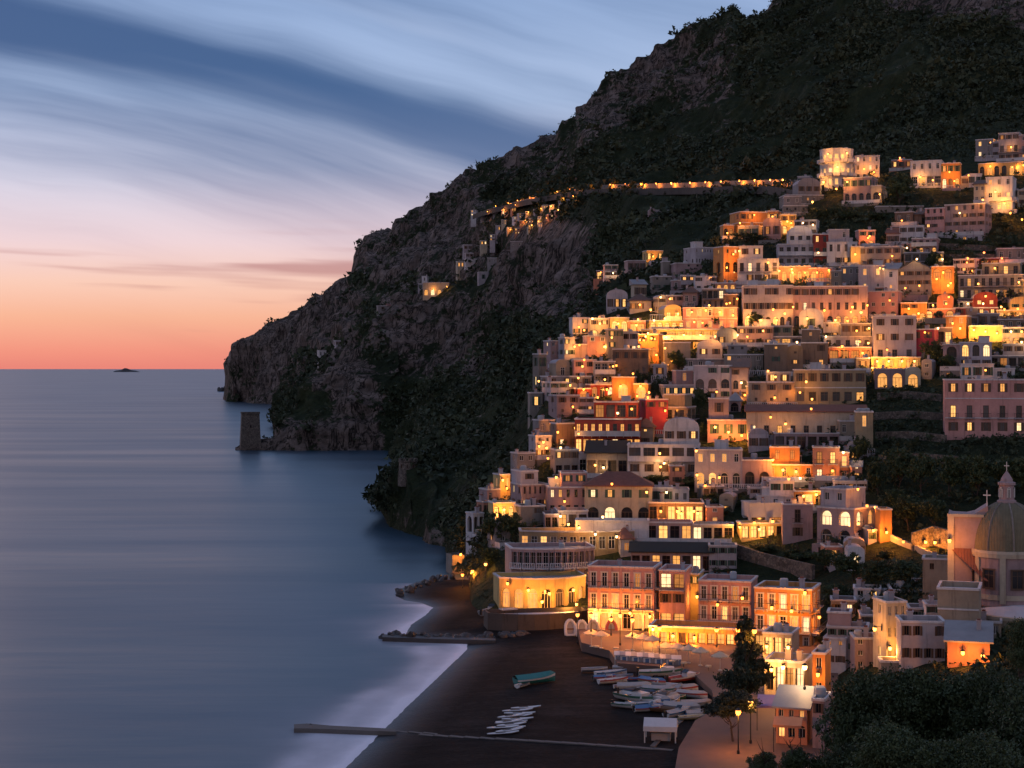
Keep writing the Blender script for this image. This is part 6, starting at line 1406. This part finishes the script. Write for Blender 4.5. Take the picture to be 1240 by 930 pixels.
def dinghy(px, py, col, label, lean=1.25):
    """an inflatable stood on its stern: a rounded ring tube with a floor inside"""
    p = on_beach(px, py); t = empty('inflatable_dinghy', p + Vector((0, 0, .1))); t.rotation_euler = (lean, 0, .1); tag(t, label, 'dinghy', 'inflatable dinghies stood on end')
    path = [(-.75, 0), (-.8, .9), (-.75, 1.7), (-.45, 2.3), (0, 2.55), (.45, 2.3), (.75, 1.7), (.8, .9), (.75, 0), (0, -.05)]
    b = MB(BC[col])
    for (a, c), (d, e) in zip(path, path[1:] + path[:1]): b.tube((a, c, 0), (d, e, 0), .26, .26, 8)
    obj('tube', b.mesh('tube'), t); f = MB(BC['grey']); f.face([(x * .8, y_, -.1) for x, y_ in path]); obj('floor', f.mesh('floor'), t); m = MB(BC['wood']); m.box(-.6, .6, .9, 1.15, -.02, .08); obj('seat', m.mesh('seat'), t)
dinghy(691, 770, 'white', 'white inflatable dinghy stood on end, outermost of three'); dinghy(705, 771, 'white', 'white inflatable dinghy stood on end, middle of three'); dinghy(719, 771, 'cover', 'off-white inflatable dinghy stood on end, beside the red one'); dinghy(741, 771, 'red', 'red inflatable dinghy stood on end before the lit restaurant')
# striped cabins
def cabin_meshes(k):
    w = MB(BC['white'], BC['blue']); n = 6
    for j in range(n): w.box(-.62 + 1.24 * j / n, -.62 + 1.24 * (j + 1) / n, -.6, .6, 0, 1.9, j % 2 if k % 2 == 0 else 0)
    r = MB(BC['grey'] if k % 2 else BC['white']); r.face([(-.72, -.7, 1.9), (.72, -.7, 1.9), (.72, .75, 2.25), (-.72, .75, 2.25)]); r.box(-.72, .72, -.7, -.64, 1.78, 1.9)
    d = MB(BC['blue'] if k % 2 else BC['grey']); d.box(-.34, .34, -.64, -.602, .05, 1.65); d.box(.2, .26, -.67, -.64, .8, .9)
    return w.mesh('wall'), r.mesh('roof'), d.mesh('door')
for k in range(11):
    p = on_beach(750 + 7.0 * k, 809 + .55 * k); t = empty('beach_cabin', p + Vector((0, 1.2, -.05)), R(-4)); tag(t, f'blue and white beach cabin, {ORD[k]} from left in the row', 'cabin', 'row of beach cabins')
    a, b_, c_ = shared(('cab', k % 2), lambda: cabin_meshes(k % 2)); s_ = 1.0; obj('wall', a, t); obj('roof', b_, t); obj('door', c_, t)
def kiosk():
    p = on_beach(800, 896); t = empty('kiosk', p, R(-8)); tag(t, 'white-roofed open kiosk on the sand beside the boardwalk', 'kiosk'); s = p.y / FPX; w = 20 * s; h = 27 * s
    r = MB(BC['white'], BC['cover']); d = 1.6
    r.face([(-w, -d, h * .72), (w, -d, h * .72), (w, 0, h), (-w, 0, h)]); r.face([(-w, 0, h), (w, 0, h), (w, d, h * .72), (-w, d, h * .72)]); r.box(-w, w, -d - .02, -d + .02, h * .50, h * .72); r.box(-w - .02, -w + .02, -d, d, h * .50, h * .72); r.box(w - .02, w + .02, -d, d, h * .50, h * .72)
    for x in (-w, w): r.face([(x, -d, h * .72), (x, d, h * .72), (x, 0, h)])
    obj('roof', r.mesh('roof'), t)
    for x in (-w + .15, w - .15):
        for y_ in (-d + .15, d - .15):
            q = MB(FRAME_W); q.box(x - .07, x + .07, y_ - .07, y_ + .07, -.3, h * .72); obj('post', q.mesh('post'), t)
    q = MB(BC['cover'], BC['wood']); q.box(-w * .55, w * .6, -d * .3, d * .6, 0, 1.0); q.box(-w * .62, w * .67, -d * .45, d * .65, 1.0, 1.06, 1); obj('counter', q.mesh('counter'), t)
kiosk()
def boardwalk(pts, w, label):
    P = [on_beach(*q) for q in pts]; t = empty('boardwalk', P[0]); tag(t, label, 'boardwalk'); n = 0
    me = {}
    for a, c in zip(P[:-1], P[1:]):
        L = (c - a).length; u = (c - a).normalized(); m = int(L / 2.0)
        for k in range(m):
            q = MB(CONC); q.box(0, L / m - .06, -w / 2, w / 2, -.25, .14); key = round(L / m, 2)
            if key not in me: me[key] = q.mesh('plank')
            o = obj('plank', me[key], t, (a - P[0]) + u * (L * k / m), math.atan2(u.y, u.x))
boardwalk([(508, 890), (600, 895), (700, 901), (815, 909)], .7, 'long pale boardwalk crossing the near beach')
boardwalk([(790, 905), (806, 888), (826, 872)], .6, 'short boardwalk from the kiosk up to the promenade')
boardwalk([(478, 886), (530, 889)], .5, 'short weathered boardwalk at the waterline')
# awnings and parasols of the terraces
def awning(l, r, t_, b_, Y, mat, label, drop=.5):
    s = Y / FPX; A, B = at(l, b_, Y), at(r, b_, Y); w = (B - A).length; h = (b_ - t_) * s; e = empty('awning', (A + B) / 2, R(-14)); tag(e, label, 'awning', 'awnings of the beach restaurants')
    c = MB(mat); n = max(4, int(w / .8))
    for k in range(n):
        x0, x1 = -w / 2 + w * k / n, -w / 2 + w * (k + 1) / n; z = .03 * (k % 2); c.face([(x0, -2.2, h - drop - z), (x1, -2.2, h - drop - .03 + z), (x1, 0, h), (x0, 0, h)]); c.face([(x0, -2.2, h - drop - .28), (x1, -2.2, h - drop - .28), (x1, -2.2, h - drop - .03 + z), (x0, -2.2, h - drop - z)])
    obj('canvas', c.mesh('canvas'), e)
    for x in np.linspace(-w / 2 + .1, w / 2 - .1, max(2, int(w / 3))):
        q = MB(IRON); q.box(x - .04, x + .04, -2.16, -2.08, -3, h - drop); obj('pole', q.mesh('pole'), e)
CANV = {k: plain('canvas_' + k, c, .85) for k, c in dict(mauve=(.30, .22, .27), cream=(.50, .42, .30), red=(.42, .08, .06), terracotta=(.40, .18, .10), violet=(.30, .20, .36)).items()}
awning(792, 862, 785, 796, 262, CANV['mauve'], 'flat mauve awning along the restaurant front')
awning(866, 926, 791, 803, 250, CANV['cream'], 'cream awning beside the dark conifer')
awning(722, 750, 755, 768, 282, CANV['terracotta'], 'terracotta awning before the outer pink hotel')
awning(752, 792, 759, 772, 278, CANV['cream'], 'long cream awning before the outer pink hotel')
awning(918, 942, 841, 880, 197, CANV['violet'], 'violet canvas awning beside the blue-grey roof', drop=.9)
awning(938, 972, 868, 890, 186, CANV['terracotta'], 'terracotta awning under the blue-grey roof')
def parasol_meshes():
    c = MB(CANV['cream']); n = 8
    for k in range(n):
        a, b_ = 2 * math.pi * k / n, 2 * math.pi * (k + 1) / n; A, B = (1.3 * math.cos(a), 1.3 * math.sin(a)), (1.3 * math.cos(b_), 1.3 * math.sin(b_)); c.face([(*A, 2.1), (*B, 2.1), (0, 0, 2.75)]); c.face([(*A, 1.95), (*B, 1.95), (*B, 2.1), (*A, 2.1)])
    p = MB(FRAME_W); p.tube((0, 0, 0), (0, 0, 2.7), .04, .04, 6); p.lathe([(.3, 0), (.3, .1), (0, .12)], 8); return c.mesh('canopy'), p.mesh('pole')
for k, (px, py) in enumerate([(716, 783), (728, 785), (766, 787), (778, 789), (790, 791), (806, 800), (820, 801), (834, 803), (848, 806), (872, 812)]):
    p = at_z(px, py, 2.204); t = empty('parasol', p); tag(t, f'cream parasol on the restaurant terrace, {ORD[k]} from left', 'parasol', 'parasols of the beach restaurants'); a, b_ = shared('parasol', parasol_meshes); obj('canopy', a, t); obj('pole', b_, t)
def table_mesh():
    b = MB(CANV['cream'], IRON); b.lathe([(0, .75), (.45, .75), (.47, .55)], 10); b.tube((0, 0, 0), (0, 0, .74), .04, .04, 6, 1); return b.mesh('table')
for k, (px, py) in enumerate([(722, 788), (746, 790), (760, 793), (784, 796), (798, 797), (814, 806), (828, 808), (858, 812), (880, 818), (896, 824)]):
    p = at_z(px, py, 2.204); tag(obj('cafe_table', shared('table', table_mesh), None, p), f'round clothed cafe table on the lit terrace, {ORD[k]} from left', 'table', 'cafe tables of the beach restaurants')
# ---------------------------------------------------------------- lamps: listed by place, then extra ones added at random and along the road
WARM = {'o': (1.0, .30, .035), 'y': (1.0, .37, .06), 'w': (1.0, .54, .21), 'r': (1.0, .20, .04), 's': (1.0, .25, .025)}
BULB = {k: plain('lamp_glass_' + n, (.8, .7, .5), .4, emit=c, es={'o': 4.0, 'y': 5.0, 'w': 6.0, 'r': 4.0, 's': 3.2}[k]) for (k, c), n in zip(WARM.items(), ('sodium', 'warm', 'pale', 'red', 'deep_sodium'))}
LAMP_GAIN = 1.4
def lantern_meshes(k):
    b = MB(BULB[k]); b.lathe([(0, -.26), (.16, -.24), (.24, 0), (.22, .22), (0, .24)], 8)
    f = MB(IRON); f.lathe([(.27, .22), (.30, .26), (.10, .46), (.03, .56), (0, .57)], 8); f.box(-.03, .03, 0, 1.0, .34, .40); f.box(-.03, .03, .9, 1.0, -.2, .7)
    return b.mesh('lamp_glass', True), f.mesh('bracket')
def post_meshes(k, h):
    b = MB(BULB[k]); b.lathe([(0, -.30), (.20, -.26), (.30, 0), (.27, .24), (0, .26)], 8)
    f = MB(IRON); f.tube((0, 0, -h - .3), (0, 0, -.28), .08, .05, 8); f.lathe([(.16, -h), (.16, -h + .35), (.08, -h + .45)], 8); f.lathe([(.32, .24), (.34, .28), (.08, .5), (0, .52)], 8)
    return b.mesh('lamp_glass', True), f.mesh('post')
_lc = {}
def light_data(k, watts):
    key = (k, round(watts)); 
    if key not in _lc:
        L = bpy.data.lights.new('lamp_light', 'POINT'); L.color = WARM[k]; L.energy = watts; L.shadow_soft_size = .25; _lc[key] = L
    return _lc[key]
# (column, row, colour, watts)
LAMPS = """1000 224 y 900;1014 206 y 900;1027 224 y 900;1004 190 y 500;1024 189 y 500;1046 208 o 450;1058 212 o 400;994 233 w 120;1013 238 o 500;984 254 y 500;1090 200 r 250;1115 218 y 300;1130 222 y 300;1150 212 o 600;1156 223 o 400;
1172 216 o 200;1196 176 y 200;1225 182 y 250;1200 205 o 500;1222 206 o 500;1240 204 o 400;1206 236 y 700;1191 246 y 700;1217 250 y 700;1224 268 o 400;1238 276 o 400;1163 262 w 60;
897 274 o 600;912 264 o 500;921 277 o 300;880 286 o 400;936 266 o 450;953 272 y 600;893 292 w 120;972 274 w 120;985 276 w 120;878 328 o 500;869 339 o 500;886 312 o 350;895 308 y 150;893 334 w 120;
944 332 y 500;960 334 y 500;975 334 o 450;990 334 o 400;1004 338 o 300;1050 292 o 450;1035 312 y 500;1094 304 w 120;1111 318 w 200;1141 318 w 150;1142 334 o 500;1134 342 o 400;1148 350 y 400;1070 330 w 60;
1192 317 r 300;1213 317 r 300;1234 346 y 500;1172 322 r 120;
906 388 y 600;922 392 y 600;940 392 y 500;960 376 o 400;978 390 y 600;998 380 o 500;1012 392 y 700;1030 382 o 500;1043 390 y 700;1050 374 o 300;1052 402 y 500;1051 420 y 500;1052 438 y 500;1056 450 y 400;
880 372 o 250;893 366 o 300;788 386 y 800;804 390 y 900;820 384 y 700;838 382 o 600;855 380 o 600;872 382 o 600;888 386 o 500;786 408 y 900;806 412 y 1000;828 410 y 1000;848 410 y 1000;866 412 y 700;893 410 w 250;905 412 o 150;
700 400 o 400;717 390 w 350;726 396 y 600;738 392 y 600;748 396 y 500;760 380 w 200;770 398 y 400;694 424 y 800;731 424 y 900;776 416 o 600;790 414 o 600;796 434 o 500;712 404 y 300;
1100 378 o 500;1112 384 y 400;1130 374 o 500;1146 372 o 300;1153 396 o 500;1164 402 y 600;1180 404 y 900;1194 406 y 900;1208 408 y 900;1225 406 w 300;1238 406 y 400;1212 376 y 400;1232 378 o 400;1131 402 w 150;1172 372 w 150;1190 372 w 150;
1062 442 y 500;1076 442 y 600;1092 442 y 600;1107 442 y 500;1044 432 o 400;1020 432 o 400;1000 412 w 150;
706 476 o 400;734 476 o 500;752 472 o 700;776 472 o 700;785 480 o 500;804 502 o 500;765 500 o 250;748 505 w 100;642 462 w 120;
866 522 y 500;882 528 y 600;898 532 o 500;936 562 o 800;948 574 o 700;964 576 o 500;1021 553 w 250;1008 575 o 250;972 606 y 500;988 604 y 500;902 644 y 500;918 646 y 600;936 648 y 500;
1046 640 y 900;1056 648 o 600;1072 650 o 800;1044 618 o 500;1150 662 o 500;1138 663 o 900;1118 662 o 500;1100 662 o 300;
800 624 o 400;820 624 o 500;840 624 o 400;720 652 w 250;745 655 w 250;688 640 y 700;700 644 y 400;609 622 y 600;600 628 o 400;607 586 y 400;612 596 o 250;656 540 y 300;674 528 o 300;554 584 w 60;572 594 w 80;
556 676 o 900;572 708 o 1300;588 700 y 400;560 712 o 700;618 712 o 400;640 720 o 500;664 724 o 500;690 720 y 600;708 700 y 700;655 734 y 400;705 738 y 700;
722 744 o 700;742 746 o 700;764 748 o 700;788 752 o 800;716 766 o 500;740 770 o 700;766 772 o 800;792 768 y 1300;816 776 o 700;842 778 o 800;868 784 o 800;894 788 o 700;914 790 o 500;930 789 y 500;957 791 y 500;845 728 y 400;
936 742 o 500;960 746 o 600;984 754 o 700;976 724 o 400;900 730 o 200;870 738 o 150;
975 836 w 900;950 815 w 500;936 818 y 500;992 824 o 500;1074 792 y 700;1068 770 y 500;1166 798 o 600;1190 802 o 400;525 352 y 400;541 352 y 400;790 314 o 500;742 334 w 200;731 333 o 250;
592 258 o 500;610 256 o 500;626 250 o 500;640 262 y 500;655 258 o 500;668 252 y 600;682 246 o 600;694 243 o 600;636 272 y 400;652 270 y 400;664 266 o 400;618 280 o 400;676 260 y 400;644 278 y 300"""
POSTS = """912 905 y 900;897 918 o 1000;752 784 o 900;800 802 o 600;700 782 o 500"""
def hit(px, py):
    o = cam.location; d = (at(px, py, 100) - o).normalized()
    ok, loc, nor, _, ob, _ = sc.ray_cast(DG, o, d, distance=3000)
    if not ok: return None
    while ob.parent is not None: ob = ob.parent
    return loc, nor, ob, d
bpy.context.view_layer.update(); DG = bpy.context.evaluated_depsgraph_get()
def parse(s): return [(float(a), float(b), c, float(d)) for a, b, c, d in [x.split() for x in s.replace('\n', '').split(';') if x.strip()]]
PEND = []
rl_ = random.Random(31); SMALL = []
for _ in range(150):                                   # extra small lanterns added at random over the facades for more amber light
    px = rl_.uniform(650, 1238); top = float(np.interp(px, [650, 700, 780, 830, 880, 960, 1240], [450, 405, 360, 315, 300, 250, 200])); py = rl_.uniform(top, 640)
    if 1056 < px and 462 < py: continue
    SMALL.append(f'{px:.0f} {py:.0f} {rl_.choice("oooyyw")} {rl_.choice([60, 90, 140, 220]):.0f}')
SMALL = ';'.join(SMALL)
for px, py, k, w in parse(LAMPS) + parse(SMALL):
    r = hit(px, py)
    if r is None: continue
    loc, nor, ob, d = r
    nn = Vector((nor.x, nor.y, 0)); nn = nn.normalized() if nn.length > .3 else Vector((-d.x, -d.y, 0)).normalized()
    if nn.dot(d) > 0: nn = -nn
    if w < 230 and (ob.get('kind') or nor.z > .3 or ob.get('category') not in ('house', 'hotel', 'palazzo', 'wall', 'tower', 'arcade', 'restaurant')): continue
    if ob.get('kind') or nor.z > .6 or ob.get('category') in ('tree', 'bush', 'boat', 'dinghy', 'parasol', 'awning'):
        PEND.append((px, py, k, w, loc + Vector((0, .3, 2.6)), 0.0, ob.get('label') or ob.name.split('.')[0].replace('_', ' '), 'street_lamp', 2.6)); continue
    PEND.append((px, py, k, w, loc + nn * 1.0 + Vector((0, 0, .9)), math.atan2(nn.y, nn.x) + math.pi / 2, ob.get('label') or ob.name.split('.')[0].replace('_', ' '), 'wall_lantern', 0))
for px, py, k, w in parse(POSTS):
    r = hit(px, py)
    if r is None: continue
    loc, nor, ob, d = r; h = 4.6 if py > 300 else 3.2
    PEND.append((px, py, k, w, loc + (Vector((0, 2.0, h)) if py > 300 else Vector((d.x, d.y, 0)) * 4.6 + Vector((0, 0, 2.6))), 0.0, ob.get('label') or ob.name.split('.')[0].replace('_', ' '), 'street_lamp', h))
for px, w in [(600, 900), (612, 900), (625, 1100), (640, 1300), (656, 1300), (672, 1300), (686, 1300), (700, 1300), (716, 1100), (735, 2600), (754, 1500), (773, 2600), (792, 1500), (811, 2600), (831, 1500), (851, 2600), (871, 1500), (891, 2600), (911, 1500), (931, 2600), (943, 1800)]:
    a_, b_, n_ = ROADL[int(round((px - 580) / 405 * 109))]      # lamps on the cliff road's inner kerb; weaker in-between ones added to brighten its wall
    PEND.append((px, 232, 's', w, b_ + n_ * 1.9 + Vector((0, 0, 3.3)), 0.0, 'retaining wall above the cliff road', 'street_lamp', 3.2))
from collections import defaultdict
GRP = defaultdict(list)
for p in PEND: GRP[(p[7], p[6])].append(p)
for (nm, host), L in GRP.items():
    L.sort(key=lambda p: p[0]); hw = host.split()
    for i, (px, py, k, w, pos, rz, _, _, h) in enumerate(L):
        head = f'{ORD[i]} {"lantern" if nm == "wall_lantern" else "street lamp"} from left' if len(L) > 1 else ('lantern' if nm == 'wall_lantern' else 'street lamp')
        room = 16 - len(head.split()) - 2
        lab = f'{head} at the ' + ' '.join(hw[:room])
        if len(lab.split()) < 4: lab = 'glowing ' + lab
        if h: g_, f_ = shared(('post', k, h), lambda: post_meshes(k, h))
        else: g_, f_ = shared(('lan', k), lambda: lantern_meshes(k))
        t = empty(nm, pos, rz); tag(t, lab, 'lamp', 'lamps of the town')
        obj('lamp_glass', g_, t); obj('bracket' if not h else 'post', f_, t)
        lo = bpy.data.objects.new('lamp_light', light_data(k, w * LAMP_GAIN)); COL.objects.link(lo); lo.parent = t; lo.location = (0, -1.5, -.1) if not h else (0, 0, -.5)
